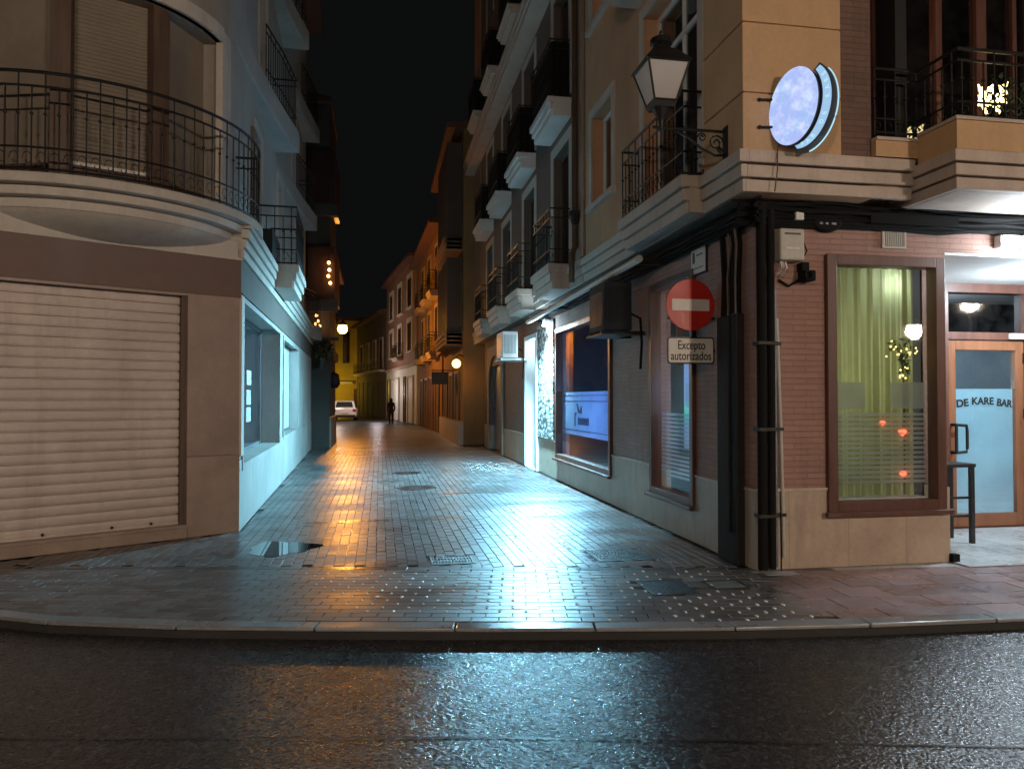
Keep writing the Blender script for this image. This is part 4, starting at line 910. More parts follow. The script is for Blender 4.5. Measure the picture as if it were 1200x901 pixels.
for h in ((6.2, 7.3, 4.2, 6.1), (10.5, 11.6, 4.2, 6.1), (3.2, 4.2, 7.0, 9.0), (9.5, 10.6, 7.0, 9.0)): window(lb, FLU, *h, 0, -.18, 'white', 'darkglass', .06, 1, surround=.12, smat='mould', proud=.03, sill=False)
ws = window(lb, FLU, 2.7, 3.6, 4.3, 5.9, 0, -.12, 'white', 'darkglass', .06, 1, surround=.1, smat='mould', proud=.03)
MB().box(FLU, 2.2, 2.65, .02, .07, 4.3, 5.7).build('open_shutter', 'shutterrib', ws)
mb = MB(); mb.box(FLU, 2.6, 3.8, .03, .3, 3.86, 4.25); mb.build('window_box', 'blackmetal', ws)
def sweep(s0, s1, dmax, z0, z1):
    mb = MB(); P = []
    for k in range(9): t = k / 8; s = s0 + (s1 - s0) * t; P.append(FLU(s, dmax * (t ** 1.6), 0)[:2])
    P += [FLU(s1, -.05, 0)[:2], FLU(s0, -.05, 0)[:2]]
    mb.prism(P, z0, z1); P2 = [Vector(p) for p in P]
    return mb
for (s0, s1, dm, z0) in ((.5, 5.4, .50, 6.35), (6.6, 12.2, .5, 6.35), (3.4, 7.4, .55, 9.3), (8.5, 13.5, .5, 9.3), (10.8, 14.6, .55, 3.42)):
    o = sweep(s0, s1, dm, z0, z0 + .42).build('swept_balcony', 'creamside', lb, bevel=.03)
    p = [FLU(s0 + (s1 - s0) * .55, .12, 0), FLU(s0 + (s1 - s0) * .75, dm * .6, 0), FLU(s1 - .06, dm - .06, 0), FLU(s1 - .06, 0.0, 0)]
    rail_path(p, z0 + .42, z0 + 1.4, .13, gap=.12, knob=False, scroll=False).build('railing', 'blackmetal', o)
balcony(lb, FLU, 3.2, 5.0, 0, .66, 3.82, .4, .95, smat='mould', sp=.13)
MB().box(FLU, .3, 15.2, -8.2, .5, 13.4, 13.6).build('roof', 'roof', lb)
# curved balcony
cb = MB()
for (r, z0, z1) in ((1.74, 3.50, 3.60), (1.86, 3.60, 3.69), (1.96, 3.70, 3.80)): cb.prism(arc(r, -14, 190, 60) + [(CX - 1.5, CY), (CX + 1.3, CY)], z0, z1)
cv = MB(); cv.lathe((CX, CY, 0), [(1.28, 3.285), (1.40, 3.33), (1.58, 3.40), (1.70, 3.46), (1.735, 3.497)], 64); cv.build('balcony_cove', 'mould', lb, smooth=True)
cbo = cb.build('curved_balcony', 'mould', lb, bevel=.012)
pr = arc(1.91, -14, 190, 64)
rail_path([(CX + 1.55, CY + .46)] + pr, 3.81, 4.79, .118, .008, .24, .14).build('railing', 'blackmetal', cbo)
# recessed glazing: facets between brown posts
V = [3, 45, 83, 127, 170]
def facet(r, a): return Vector((CX + r * math.cos(R(a)), CY - r * math.sin(R(a))))
for i in range(4):
    p, q = facet(1.44, V[i]), facet(1.44, V[i + 1]); u = (q - p).normalized(); nn = Vector((-u.y, u.x)) * -1
    if nn.dot(p - Vector((CX, CY))) < 0: nn = -nn
    Fx = Frame(p.x, p.y, u.x, u.y, nn.x, nn.y); l = (q - p).length
    mb = MB(); mb.box(Fx, .0, l, -.12, -.02, 3.86, 4.06); bay = mb.build('bay_window', 'woodbrown', lb)
    a0, a1 = .07 + (.0 if i else .1), l - .07
    if i == 1:
        n = 42; zz0, zz1 = 4.08, 5.95; ph = (zz1 - zz0) / n; mb = MB()
        for k in range(n):
            for f, d in ((0, -.006), (.3, .004), (.8, .004)): mb.v += [Fx(a0, -.06 + d, zz0 + (k + f) * ph), Fx(a1, -.06 + d, zz0 + (k + f) * ph)]
        for k in range(len(mb.v) // 2 - 1): mb.f.append((2 * k, 2 * k + 1, 2 * k + 3, 2 * k + 2))
        mb.build('roller_blind', 'shutterrib', bay)
        MB().box(Fx, a0, a1, -.075, -.045, 4.06, 4.10).build('blind_bar', 'white', bay)
    else: MB().box(Fx, a0, a1, -.08, -.06, 4.0, 5.96).build('blank_panel', 'shutterrib', bay)
    c = facet(1.45, V[i + 1] if i < 4 else 0); mb = MB(); fp = Frame(c.x, c.y, *( (Vector((-(c.y - CY), c.x - CX)).normalized())[:] ), *((c - Vector((CX, CY))).normalized()[:]))
    mb.box(fp, -.095, .095, -.1, .035, 3.86, 5.96); mb.build('bay_post', 'woodbrown', lb, bevel=.005)

# ================================================================== FAR LEFT BUILDINGS
G2 = Frame(-1.6, 24.7, 0, 1, 1, 0)
c2 = thing('dark_balcony_building', (-1.6, 24.7, 0), 'dark building with enclosed balconies, jutting out past the cream building on the left', 'building')
MB().box(G2, 0, 3.0, -7, 0, 0, 11.2).build('wall', 'darkrender', c2)
for z0 in (3.9, 7.0):
    mb = MB(); mb.box(G2, -.25, 2.6, 0, .16, z0 + .9, z0 + 2.6); mb.box(Frame(-2.3, 24.7, 1, 0, 0, -1), 0, .7, 0, .16, z0 + .9, z0 + 2.6) ; o = mb.build('enclosed_balcony', 'redwood', c2)
    MB().box(Frame(-2.3, 24.7, 1, 0, 0, -1), -.05, .95, 0, .3, z0 + .5, z0 + .88).build('balcony_slab', 'greyrender', o)
mb = MB(); mb.extr([G2(-.3, -7, 11.2), G2(-.3, .02, 11.2), G2(-.3, .02, 11.35), G2(-.3, -7, 12.6)], (0, 3.6, 0)); mb.build('roof', 'roof', c2)
MB().box(G2, -.02, 3.0, 0, .05, 0, 1.0).build('plinth', 'brownplinth', c2)
MB().box(G2, -.05, 2.9, 0, .12, 2.9, 3.2).build('shop_fascia', 'woodbrown', c2)
G3 = Frame(-2.25, 35, 0, 1, 1, 0)
c3 = thing('lamp_side_building', (-2.25, 35, 0), 'low dark building behind the orange street lamp, at the mouth of the side opening', 'building')
MB().box(G3, 0, 4.0, -6, 0, 0, 7.5).build('wall', 'ochre', c3); MB().box(G3, -.2, 4.2, -6, .4, 7.5, 7.75).build('roof', 'roof', c3)
MB().box(Frame(-8.2, 35, 1, 0, 0, -1), 5.0, 5.9, 0, .05, 0, 2.4).build('door', 'woodbrown', c3)
G4 = Frame(-4.6, 42, 0, 1, 1, 0)
c4_ = thing('side_street_building', (-4.6, 42, 0), 'ochre building set back behind the parked white car', 'building')
MB().box(G4, 0, 33, -6, 0, 0, 9).build('wall', 'yellow', c4_); openings(c4_, G4, (2, 7, 12, 17, 22, 27), (1.0, 4.6), 1.2, 2.0); MB().box(G4, -.2, 33.2, -6, .5, 9, 9.3).build('roof', 'roof', c4_)
# ================================================================== THINGS ON THE RIGHT CORNER
def fr(y, x, z): return (x, y, z)
# no entry sign with its plate, held off the wall on a bracket
SX, SY = 3.19, 7.25
t = thing('no_entry_sign', (3.47, SY, 2.2), 'red round no entry sign with white bar above a plate reading Excepto autorizados', 'road sign')
def disc(mb, cx, cz, y, r, th, n=48): mb.extr([(cx + r * math.cos(2 * PI * k / n), y, cz + r * math.sin(2 * PI * k / n)) for k in range(n)], (0, th, 0))
mb = MB(); disc(mb, SX, 2.575, SY, .27, .018); mb.build('sign_disc', 'red', t, bevel=.003)
mb = MB(); mb.box(W, SX - .205, SX + .205, SY - .004, SY, 2.515, 2.635); mb.build('white_bar', 'signwhite', t)
def rrect(cx, cz, w, h, r, y):
    P = []
    for (sx, sz, a0) in ((1, -1, -90), (1, 1, 0), (-1, 1, 90), (-1, -1, 180)):
        for k in range(5): a = R(a0 + 22.5 * k); P.append((cx + sx * (w / 2 - r) + r * math.cos(a), y, cz + sz * (h / 2 - r) + r * math.sin(a)))
    return P
mb = MB(); mb.extr(rrect(SX, 2.10, .52, .28, .03, SY), (0, .015, 0)); pl = mb.build('name_plate', 'ink', t)
mb = MB(); mb.extr(rrect(SX, 2.10, .49, .25, .022, SY - .003), (0, .004, 0)); mb.build('plate_face', 'signwhite', pl)
text_mesh('plate_lettering', 'Excepto', .128, 'ink', (SX + .005, SY - .005, 2.152), (1, 0, 0), pl, bold=.0015, width=.30)
text_mesh('plate_lettering', 'autorizados', .128, 'ink', (SX, SY - .005, 2.04), (1, 0, 0), pl, bold=.0015, width=.445)
mb = MB()
for z in (2.62, 2.44, 2.1): mb.box(W, 2.95, 3.47, SY + .02, SY + .045, z - .015, z + .015)
mb.box(W, 3.05, 3.11, SY + .018, SY + .05, 1.95, 2.75); mb.build('bracket', 'iron', t)
# small street plate on the brick
t = thing('street_plate', (3.47, 7.6, 2.95), 'small pale rectangular plate on the brick above the no entry sign', 'wall plate')
MB().box(FR, 1.0, 1.40, .004, .022, 2.96, 3.27).build('plate', 'blackmetal', t); MB().box(FR, 1.02, 1.38, .022, .027, 2.98, 3.25).build('plate_face', 'signwhite', t)
mb = MB(); mb.box(FR, 1.28, 1.34, .027, .029, 3.10, 3.22); mb.box(FR, 1.08, 1.24, .027, .029, 3.17, 3.185); mb.box(FR, 1.06, 1.33, .027, .029, 3.03, 3.04); mb.build('print', 'ink', t)
# service duct and pipes at the corner
t = thing('cable_duct', (3.47, 6.9, 0), 'tall grey steel duct with cables rising out of it at the brick corner', 'duct')
mb = MB(); mb.box(FR, .18, .60, .016, .10, 0, 2.42); mb.box(FR, .30, .44, .10, .125, .3, 2.4); mb.build('duct_cover', 'duct', t, bevel=.01)
for k, a in enumerate((.22, .27, .33, .38, .44, .5, .56)):
    mb = MB(); w = random.uniform(-.03, .03); mb.tube([FR(a, .05, 2.38), FR(a + w, .045, 2.8), FR(a - w, .04, 3.1), FR(a + .02, .06, 3.4)], random.choice([.010, .016, .022]), 6)
    mb.build('cable', ['cable', 'woodbrown'][k % 3 == 1], t, smooth=True)
for i, (x, r, z0, z1, m, lab) in enumerate(((3.50, .045, .02, 3.42, 'cable', 'thick black downpipe on the brick corner, nearest the edge'), (3.60, .035, .02, 3.4, 'cable', 'thick black downpipe just right of the corner edge pipe'), (3.655, .014, .03, 2.62, 'steelcover', 'thin grey metal conduit between the black downpipe and the pale pipe'), (3.73, .016, .12, 2.35, 'offwhite', 'thin pale pipe running down the brick beside the black pipes'))):
    t = thing('wall_pipe', (x, 6.36, 0), lab, 'pipe', 'pipes at the brick corner')
    lean = .06 if i == 3 else 0
    mb = MB(); mb.tube([(x - lean, 6.43 - r - .02, z1), (x - lean * .4, 6.43 - r - .022, (z0 + z1) / 2), (x, 6.43 - r - .02, z0)], r, 10); mb.build('tube', m, t, smooth=True)
    mb = MB()
    for z in (.5, 1.3, 2.1):
        if z < z1: mb.box(W, x - lean * (z / z1) - r - .012, x - lean * (z / z1) + r + .012, 6.43 - 2 * r - .028, 6.428, z, z + .03)
    build_split(mb, 'clamp', 'iron', t)
t = thing('junction_box', (3.79, 6.4, 2.9), 'beige electrical box high on the brick, right of the black pipes', 'electrical box')
MB().box(W, 3.665, 3.915, 6.31, 6.428, 2.89, 3.19).build('case', 'offwhite', t, bevel=.018)
MB().box(W, 3.71, 3.87, 6.304, 6.31, 3.13, 3.145).build('slot', 'ink', t); MB().box(W, 3.72, 3.86, 6.304, 6.31, 2.99, 3.01).build('tag_strip', 'white', t)
mb = MB()
for (x, z) in ((3.70, 2.83), (3.72, 2.84), (3.75, 2.82)): mb.tube([(x, 6.38, 2.9), (x + .01, 6.36, z), (x - .03, 6.38, z - .08)], .009, 6)
mb.build('wire', 'white', t, smooth=True)
t = thing('security_camera', (3.97, 6.35, 2.7), 'small black camera under the beige electrical box', 'camera')
mb = MB(); mb.box(W, 3.90, 4.01, 6.28, 6.42, 2.70, 2.80); mb.build('body', 'cable', t, bevel=.012)
mb = MB(); mb.box(W, 3.90, 3.97, 6.33, 6.428, 2.80, 2.88); mb.tube([(3.92, 6.38, 2.9), (3.99, 6.40, 3.0), (3.95, 6.4, 3.1)], .007, 5); mb.tube([(3.7, 6.41, 2.72), (3.8, 6.405, 2.66), (3.9, 6.41, 2.72)], .012, 6); mb.build('mount', 'cable', t)
mb = MB(); mb.extr([(3.93 + .03 * math.cos(2 * PI * k / 14), 6.28, 2.75 + .03 * math.sin(2 * PI * k / 14)) for k in range(14)], (0, -.02, 0)); mb.build('lens', 'darkglass', t)
t = thing('alarm_siren', (4.19, 6.35, 3.2), 'oval black alarm siren among the cables under the cornice', 'alarm')
mb = MB(); mb.extr([(4.19 + .15 * math.cos(2 * PI * k / 24), 6.36, 3.27 + .085 * math.sin(2 * PI * k / 24)) for k in range(24)], (0, .068, 0)); mb.build('case', 'cable', t, bevel=.02)
mb = MB(); mb.box(W, 4.10, 4.13, 6.352, 6.358, 3.25, 3.27); mb.box(W, 4.16, 4.19, 6.352, 6.358, 3.25, 3.27); mb.box(W, 4.22, 4.27, 6.352, 6.358, 3.25, 3.27); mb.build('badge', 'steelcover', t)
tag(MB().box(W, 3.845, 3.93, 6.34, 6.428, 3.28, 3.37).build('sensor_box', 'white', loc=(3.88, 6.4, 3.3), bevel=.008), 'tiny white square box between the pipes and the black siren', 'sensor')
t = thing('vent_grille', (4.93, 6.42, 3.05), 'small square cream vent grille above the curtained window', 'vent')
mb = MB(); mb.ring(FF, 1.33, 1.59, .002, .02, 3.06, 3.29, .02); mb.build('frame', 'offwhite', t)
mb = MB()
for k in range(11): mb.box(FF, 1.353 + k * .02, 1.363 + k * .02, .004, .016, 3.08, 3.27)
mb.build('slats', 'offwhite', t)
# cable bundles under the cornice
for F, a0, a1, lab in ((FR, -.2, 9.3, 'black cable bundle under the cornice along the lane side'), (FF, -.2, 9, 'black cable bundle under the cornice along the bar front')):
    mb = MB(); L_ = a1 - a0; nseg = int(L_ / .35)
    for k in range(9):
        r = random.choice([.012, .018, .026]); dz = 3.24 + .024 * k; dd = random.uniform(.03, .09)
        if F is FR: dz += .01
        mb.tube([F(a0 + L_ * j / nseg, dd + random.uniform(-.012, .012), dz + random.uniform(-.018, .018)) for j in range(nseg + 1)], r, 6)
    mb.box(F, a0 + .1, a1 - .1, .003, .05, 3.25, 3.45)
    if F is FF: mb.box(F, 1.15, 2.1, .05, .1, 3.28, 3.38)
    tag(mb.build('cable_bundle', 'cable', loc=F(a0, 0, 3.3), smooth=True), lab, 'cables', 'cable bundles under the cornice')
mb = MB(); mb.tube([(3.05, 8.4, 3.27), (3.05, 15.2, 3.2)], .045, 12)
t = thing('awning_roller', (3.05, 11.8, 3.2), 'long pale folded awning tube under the cornice of the lane', 'awning'); mb.build('roller_tube', 'offwhite', t, smooth=True)
mb = MB()
for y in (8.6, 11.0, 13.2, 15.0): mb.box(W, 3.05, 3.47, y, y + .04, 3.24, 3.3)
build_split(mb, 'bracket', 'iron', t)
# air conditioners
def ac(x0, x1, y0, y1, z0, z1, mat, lab, front=True):
    t = thing('air_conditioner', ((x0 + x1) / 2, (y0 + y1) / 2, z0), lab, 'air conditioner', 'air conditioners on the lane wall')
    MB().box(W, x0, x1, y0, y1, z0 + .06, z1).build('case', mat, t, bevel=.015)
    mb = MB()
    for k in range(9): mb.box(W, x0 + .04 + (x1 - x0 - .1) * k / 8.0, x0 + .052 + (x1 - x0 - .1) * k / 8.0, y0 - .008, y0, z0 + .16, z1 - .08)
    for k in range(14): mb.box(W, x0 - .008, x0, y0 + .06, y1 - .06, z0 + .14 + k * (z1 - z0 - .25) / 14, z0 + .155 + k * (z1 - z0 - .25) / 14)
    mb.build('louvre', 'steelcover' if mat == 'white' else 'blackmetal', t)
    mb = MB(); mb.box(W, x0 - .03, 3.47, y0 + .05, y0 + .09, z0, z0 + .055); mb.box(W, x0 - .03, 3.47, y1 - .1, y1 - .06, z0, z0 + .055)
    mb.box(W, x0 - .04, x1 + .02, y0 - .03, y1 + .02, z0 + .0, z0 + .02) ; mb.build('bracket', 'white' if mat == 'white' else 'iron', t)
    mb = MB(); mb.tube([(x1, y0 + .1, z0 + .3), (x1 + .12, y0 + .02, z0 + .22), (x1 + .14, y0 + .02, z0 - .1), (x1 + .12, y0 + .02, z0 - .45)], .018, 6); mb.build('hose', 'cable', t, smooth=True)
ac(2.89, 3.27, 9.3, 10.0, 2.44, 3.14, 'duct', 'big dark air conditioner over the corner of the blue shop window')
ac(2.83, 3.20, 17.1, 17.95, 2.5, 3.18, 'white', 'white air conditioner brightly lit beside the white doorway')
# LED wall light
t = thing('wall_floodlight', (3.36, 14.75, 3.1), 'small glaring cool white floodlight above the pale stone panel', 'wall light')
MB().box(W, 3.30, 3.47, 14.68, 14.84, 3.12, 3.22).build('housing', 'white', t, bevel=.01)
MB().box(W, 3.29, 3.42, 14.66, 14.86, 3.085, 3.115).build('lens', 'led', t)
t = thing('porch_floodlight', (6.12, 6.3, 3.1), 'bright white floodlight on the wall above the bar entrance', 'wall light')
MB().box(W, 6.05, 6.35, 6.33, 6.42, 3.10, 3.22).build('housing', 'white', t, bevel=.01)
MB().box(W, 6.07, 6.33, 6.30, 6.33, 3.11, 3.21).build('lens', 'whiteled', t)
# old street lantern on its scroll bracket
t = thing('street_lantern', (3.24, 6.5, 4.1), 'unlit black four-sided lantern with milky glass on a scroll bracket at the peach corner', 'street lantern')
lx, ly = 2.585, 6.52
mb = MB(); mb.lathe((lx, ly, 0), [(.145, 4.36), (.275, 4.685)], 4); mb.build('lantern_glass', 'lampglass', t)
mb = MB()
for k in range(4):
    a = PI / 4 + k * PI / 2; a2 = a + PI / 2
    mb.cyl((lx + .147 * math.cos(a), ly + .147 * math.sin(a), 4.35), (lx + .278 * math.cos(a), ly + .278 * math.sin(a), 4.69), .011, 5)
    for (r, z, w) in ((.15, 4.355, .013), (.28, 4.69, .014)): mb.cyl((lx + r * math.cos(a), ly + r * math.sin(a), z), (lx + r * math.cos(a2), ly + r * math.sin(a2), z), w, 5)
mb.lathe((lx, ly, 0), [(.13, 4.30), (.155, 4.34), (.155, 4.36), (.1, 4.362)], 4)
mb.build('lantern_frame', 'blackmetal', t)
mb = MB(); mb.lathe((lx, ly, 0), [(.31, 4.69), (.30, 4.71), (.16, 4.83), (.085, 4.87), (.08, 4.9)], 4); mb.lathe((lx, ly, 0), [(.07, 4.88), (.105, 4.91), (.10, 4.96), (.05, 4.99), (.03, 5.0)], 12); mb.lathe((lx, ly, 0), [(.012, 5.0), (.02, 5.02), (.005, 5.05)], 8); mb.build('lantern_roof', 'blackmetal', t)
mb = MB(); mb.lathe((lx, ly, 0), [(.02, 4.12), (.03, 4.2), (.09, 4.30)], 8)
mb.tube([(3.24, ly, 4.13), (2.5, ly, 4.13)], .014, 6); mb.tube([(3.235, ly, 4.16), (3.235, ly, 3.88)], .016, 6)
mb.tube([(3.23, ly, 3.91), (3.12, ly, 3.90), (2.98, ly, 3.96), (2.85, ly, 4.06), (2.72, ly, 4.11)], .012, 6)
for (cx, cz, rr, s) in ((3.13, 4.02, .08, 1), (2.99, 4.065, .045, -1), (3.17, 3.95, .03, -1)):
    mb.tube([(cx + s * rr * (1 - k / 18) * math.cos(k * .7), ly, cz + rr * (1 - k / 18) * math.sin(k * .7)) for k in range(15)], .008, 5)
mb.build('scroll_bracket', 'blackmetal', t); MB().box(W, 3.222, 3.25, ly - .05, ly + .05, 3.86, 4.18).build('wall_plate', 'blackmetal', t)
# lit oval sign set square off the front wall
ang = R(-56); tw = R(-9); ox, oy, oz = 3.66, 5.92, 4.185
su = Vector((math.cos(ang), math.sin(ang), 0)); sn = Vector((math.sin(ang), -math.cos(ang), 0))
t = thing('oval_sign', (3.6, 6.17, 4.17), 'glowing blue and violet oval sign with a separate lit crescent, on the peach corner', 'lit sign')
def ov(a, b, c, zc, k0, k1, n, r=1): return [(c + a * r * math.cos(R(k0 + (k1 - k0) * i / n)), zc + b * r * math.sin(R(k0 + (k1 - k0) * i / n))) for i in range(n + 1)]
def to3(p, dep):
    p = (p[0] * math.cos(tw) - p[1] * math.sin(tw), p[0] * math.sin(tw) + p[1] * math.cos(tw)); q = Vector((ox, oy, oz)) + su * p[0] + Vector((0, 0, p[1])) + sn * dep; return tuple(q)
O1 = ov(.225, .345, -.085, 0, 0, 360, 47)[:-1]
MB().extr([to3(p, 0) for p in O1], tuple(-sn * .10)).build('oval_case', 'signside', t)
MB().extr([to3(p, .006) for p in ov(.222, .342, -.085, 0, 0, 360, 47)[:-1]], tuple(-sn * .004)).build('oval_face', 'oval', t)
outer = ov(.26, .385, .0, -.005, 70, -95, 30); inner = ov(.205, .335, -.050, 0, -88, 62, 30)
cres = outer + inner
MB().extr([to3(p, -.02) for p in cres], tuple(-sn * .12)).build('crescent_case', 'signside', t)
outer2 = ov(.245, .37, .0, -.005, 66, -90, 30); inner2 = ov(.22, .35, -.050, 0, -83, 58, 30)
MB().extr([to3(p, -.013) for p in outer2 + inner2], tuple(-sn * .004)).build('crescent_face', 'crescent', t)
rim = ov(.262, .388, .0, -.005, 60, -75, 30); mb = MB(); mb.tube([to3(p, -.115) for p in rim], .008, 6); mb.build('rim_light', 'crescentletter', t)
for i, ch in enumerate('BAR DE KARE'):
    a = R(-76 + i * 12.2); rx, rz = .219, .350; p = (rx * math.cos(a) - .005, rz * math.sin(a)); tx = Vector((-math.sin(a) * .25, math.cos(a) * .37)).normalized()
    if ch == ' ': continue
    U3 = su * tx.x + Vector((0, 0, tx.y)); Z3 = su * (-tx.y) + Vector((0, 0, tx.x))
    text_mesh('crescent_letter', ch, .05, 'crescentletter', to3(p, -.008), tuple(U3), t, uz=tuple(Z3), ext=.001, bold=.002)
mb = MB()
for z in (4.06, 4.31): mb.tube([(3.37, 6.172, z), (3.50, 6.15, z)], .012, 6); mb.ball((3.385, 6.165, z), .02, 6); mb.tube([(3.76, 6.178, z), (3.70, 5.96, z)], .014, 6)
mb.build('bracket', 'blackmetal', t)
mb = MB(); mb.tube([(3.50, 6.05, 3.86), (3.52, 6.10, 3.8), (3.51, 6.085, 3.65), (3.49, 6.10, 3.46)], .006, 5); mb.build('sign_cable', 'woodbrown', t)
# curtain and lights in the front window
mb = MB(); nx = 90; 
def cur(x0, x1, y, z0, z1, lab):
    mb = MB(); n = 110
    for i in range(n + 1):
        x = x0 + (x1 - x0) * i / n; w = .035 * math.sin(i * .42 + .7 * math.sin(i * .11)) + .012 * math.sin(i * 1.3)
        for (z, k) in ((z0, 1.25), ((z0 + z1) / 2, 1.0), (z1, .55)): mb.v.append((x, y + w * k, z))
    for i in range(n):
        for j in range(2): a = i * 3 + j; mb.f.append((a, a + 3, a + 4, a + 1))
    return tag(mb.build('curtain', 'curtain', loc=((x0 + x1) / 2, y, z0), smooth=True), lab, 'curtain')
cur(4.25, 5.30, 6.62, .62, 2.9, 'yellow-green pleated curtain hanging in the front corner window')
t = thing('christmas_garland', (5.15, 6.78, 1.9), 'sprig of yellow lights in front of the green curtain', 'christmas lights')
mb = MB()
for k in range(26):
    x = 4.92 + .34 * random.random(); z = 2.14 - (x - 4.92) * .2 + random.gauss(0, .04) if random.random() < .5 else 1.80 + .32 * random.random()
    if z < 2.0: x = 5.12 + random.uniform(-.05, .06)
    mb.ball((x, 6.535 + random.uniform(-.015, .015), z), .0085, 6)
mb.build('bulb', 'yellowbulb', t)
mb = MB()
for k in range(60):
    x = 4.95 + .3 * random.random(); z = random.uniform(1.85, 2.2); d = Vector((random.gauss(0, 1), random.gauss(0, .4), random.gauss(0, 1))).normalized() * .035
    if z < 2.05: x = 5.12 + random.uniform(-.05, .06)
    p = Vector((x, 6.535, z)); q = Vector((-d.z, 0, d.x)) * .3; mb.v += [tuple(p - d), tuple(p + q), tuple(p + d), tuple(p - q)]; n = len(mb.v); mb.f.append((n - 4, n - 3, n - 2, n - 1))
mb.build('leaf', 'plant', t); MB().tube([(5.12, 6.54, .65), (5.12, 6.54, 1.6), (5.10, 6.54, 2.1)], .006, 5).build('stem', 'plant', t)
for (x, z, s, lab) in ((4.88, 1.36, .028, 'small red glowing ornament in the front window, the upper left one'), (5.10, 1.27, .040, 'biggest red glowing ornament in the front window'), (5.10, .86, .035, 'low red glowing lamp at the foot of the front window')):
    t = thing('red_ornament', (x, 6.54, z), lab, 'ornament', 'red ornaments in the front window')
    mb = MB(); mb.lathe((x, 6.54, z), [(.2 * s, -s), (.8 * s, -.3 * s), (s, .2 * s), (.6 * s, .7 * s), (.1 * s, .8 * s)], 10); mb.build('ornament_body', 'redbulb', t); MB().cyl((x, 6.54, z + .8 * s), (x, 6.54, z + 2.4 * s), .003, 5).build('hanger', 'ink', t)
# stool in the porch
t = thing('bar_stool', (6.3, 7.35, 0), 'tall black bar stool standing inside the bar entrance', 'stool')
MB().box(W, 6.0, 6.46, 7.12, 7.5, .845, .885).build('seat', 'ink', t, bevel=.01)
for (x, y) in ((6.03, 7.15), (6.42, 7.15), (6.03, 7.46), (6.42, 7.46)): MB().box(W, x - .022, x + .022, y - .022, y + .022, .012, .845).build('leg', 'ink', t)
mb = MB()
for z in (.3, .5): mb.box(W, 6.05, 6.40, 7.14, 7.165, z, z + .025); mb.box(W, 6.05, 6.40, 7.445, 7.47, z, z + .025)
mb.build('stretcher', 'ink', t)
tag(MB().box(W, 5.50, 5.58, 6.36, 6.44, 0, .085).build('door_stop', 'cable', loc=(5.54, 6.4, 0), bevel=.01), 'small black block on the floor at the edge of the bar entrance', 'door stop')
# lights in the balcony: glowing star decoration and leaves
t = thing('balcony_decoration', (5.9, 6.1, 4.3), 'bright yellow-white glowing decoration behind the bars of the front balcony', 'light decoration')
mb = MB()
for k in range(44):
    x = random.uniform(5.56, 5.86); z = random.uniform(4.25, 4.52) + (x - 5.56) * .3; a = random.uniform(-.5, .9); w = random.uniform(.014, .03); h = random.uniform(.04, .075)
    c, s = math.cos(a), math.sin(a); b = len(mb.v); y = 6.05 + random.uniform(-.02, .02)
    mb.v += [(x - w * c, y, z + w * s), (x + w * c, y, z - w * s), (x + h * s + w * .4 * c, y, z + h * c), (x + h * s - w * .4 * c, y, z + h * c)]
    mb.f.append((b, b + 1, b + 2, b + 3))
mb.build('light_leaf', glow('decoration_glow', (1.0, .78, .35), 5), t)
mb = MB()
for k in range(160):
    x = random.uniform(5.6, 5.98); z = random.uniform(4.16, 4.62); d = Vector((random.gauss(0, 1), random.gauss(0, .5), random.gauss(0, 1))).normalized() * .03; q = Vector((-d.z, 0, d.x)) * .35; p = Vector((x, 5.95 + random.uniform(-.08, .05), z)); mb.v += [tuple(p - d), tuple(p + q), tuple(p + d), tuple(p - q)]; n = len(mb.v); mb.f.append((n - 4, n - 3, n - 2, n - 1))
mb.build('foliage', 'plant', t); mb = MB(); mb.lathe((5.78, 5.98, 3.8), [(.07, 0), (.1, .24), (.11, .26)], 12); mb.build('pot', 'woodbrown', t)

# ================================================================== LAMPS UP THE LANE
t = thing('street_lamp', (-2.25, 36.0, 4.8), 'glaring orange sodium street lamp on a wall arm at the end of the lane', 'street lamp')
MB().tube([(-2.25, 36, 4.7), (-2.2, 36, 5.3), (-1.95, 36, 5.45), (-1.78, 36, 5.3)], .03, 8).build('arm', 'blackmetal', t, smooth=True)
mb = MB(); mb.lathe((-1.75, 36, 0), [(.06, 5.33), (.10, 5.24), (.26, 5.12), (.27, 5.08)], 12); mb.build('hood', 'blackmetal', t)
mb = MB(); mb.ball((-1.75, 36, 4.90), .22, 28); mb.build('globe', 'sodium', t, smooth=True)
t = thing('globe_lamp', (2.9, 25.4, 2.7), 'round warm globe lamp on a bracket at the foot of the bay window building', 'wall lamp')
mb = MB(); mb.ball((2.55, 24.95, 2.78), .15, 14); mb.build('globe', 'warmglobe', t, smooth=True)
MB().tube([(2.85, 25.5, 3.05), (2.7, 25.2, 3.1), (2.55, 24.95, 3.0), (2.55, 24.95, 2.92)], .02, 6).build('arm', 'blackmetal', t)
t = thing('hanging_sign', (2.5, 28.4, 2.4), 'small dark sign box sticking out over the lane beyond the globe lamp', 'sign')
MB().box(W, 1.95, 2.6, 28.4, 28.52, 2.15, 2.62).build('board', 'blackmetal', t, bevel=.01); MB().box(W, 1.95, 2.85, 28.43, 28.47, 2.66, 2.7).build('bracket', 'iron', t)
t = thing('string_lights', (-1.5, 24.5, 5.0), 'vertical string of four amber lights hanging high on the dark building at left', 'christmas lights', 'christmas lights on the dark building')
mb = MB()
for (x, z) in ((-1.62, 5.95), (-1.60, 5.72), (-1.63, 5.52), (-1.57, 5.30)): mb.ball((x, 24.3, z), .055, 8)
mb.build('bulb', 'amber', t); MB().tube([(-1.62, 24.3, 6.3), (-1.6, 24.3, 5.7), (-1.57, 24.3, 5.2)], .006, 4).build('wire', 'cable', t)
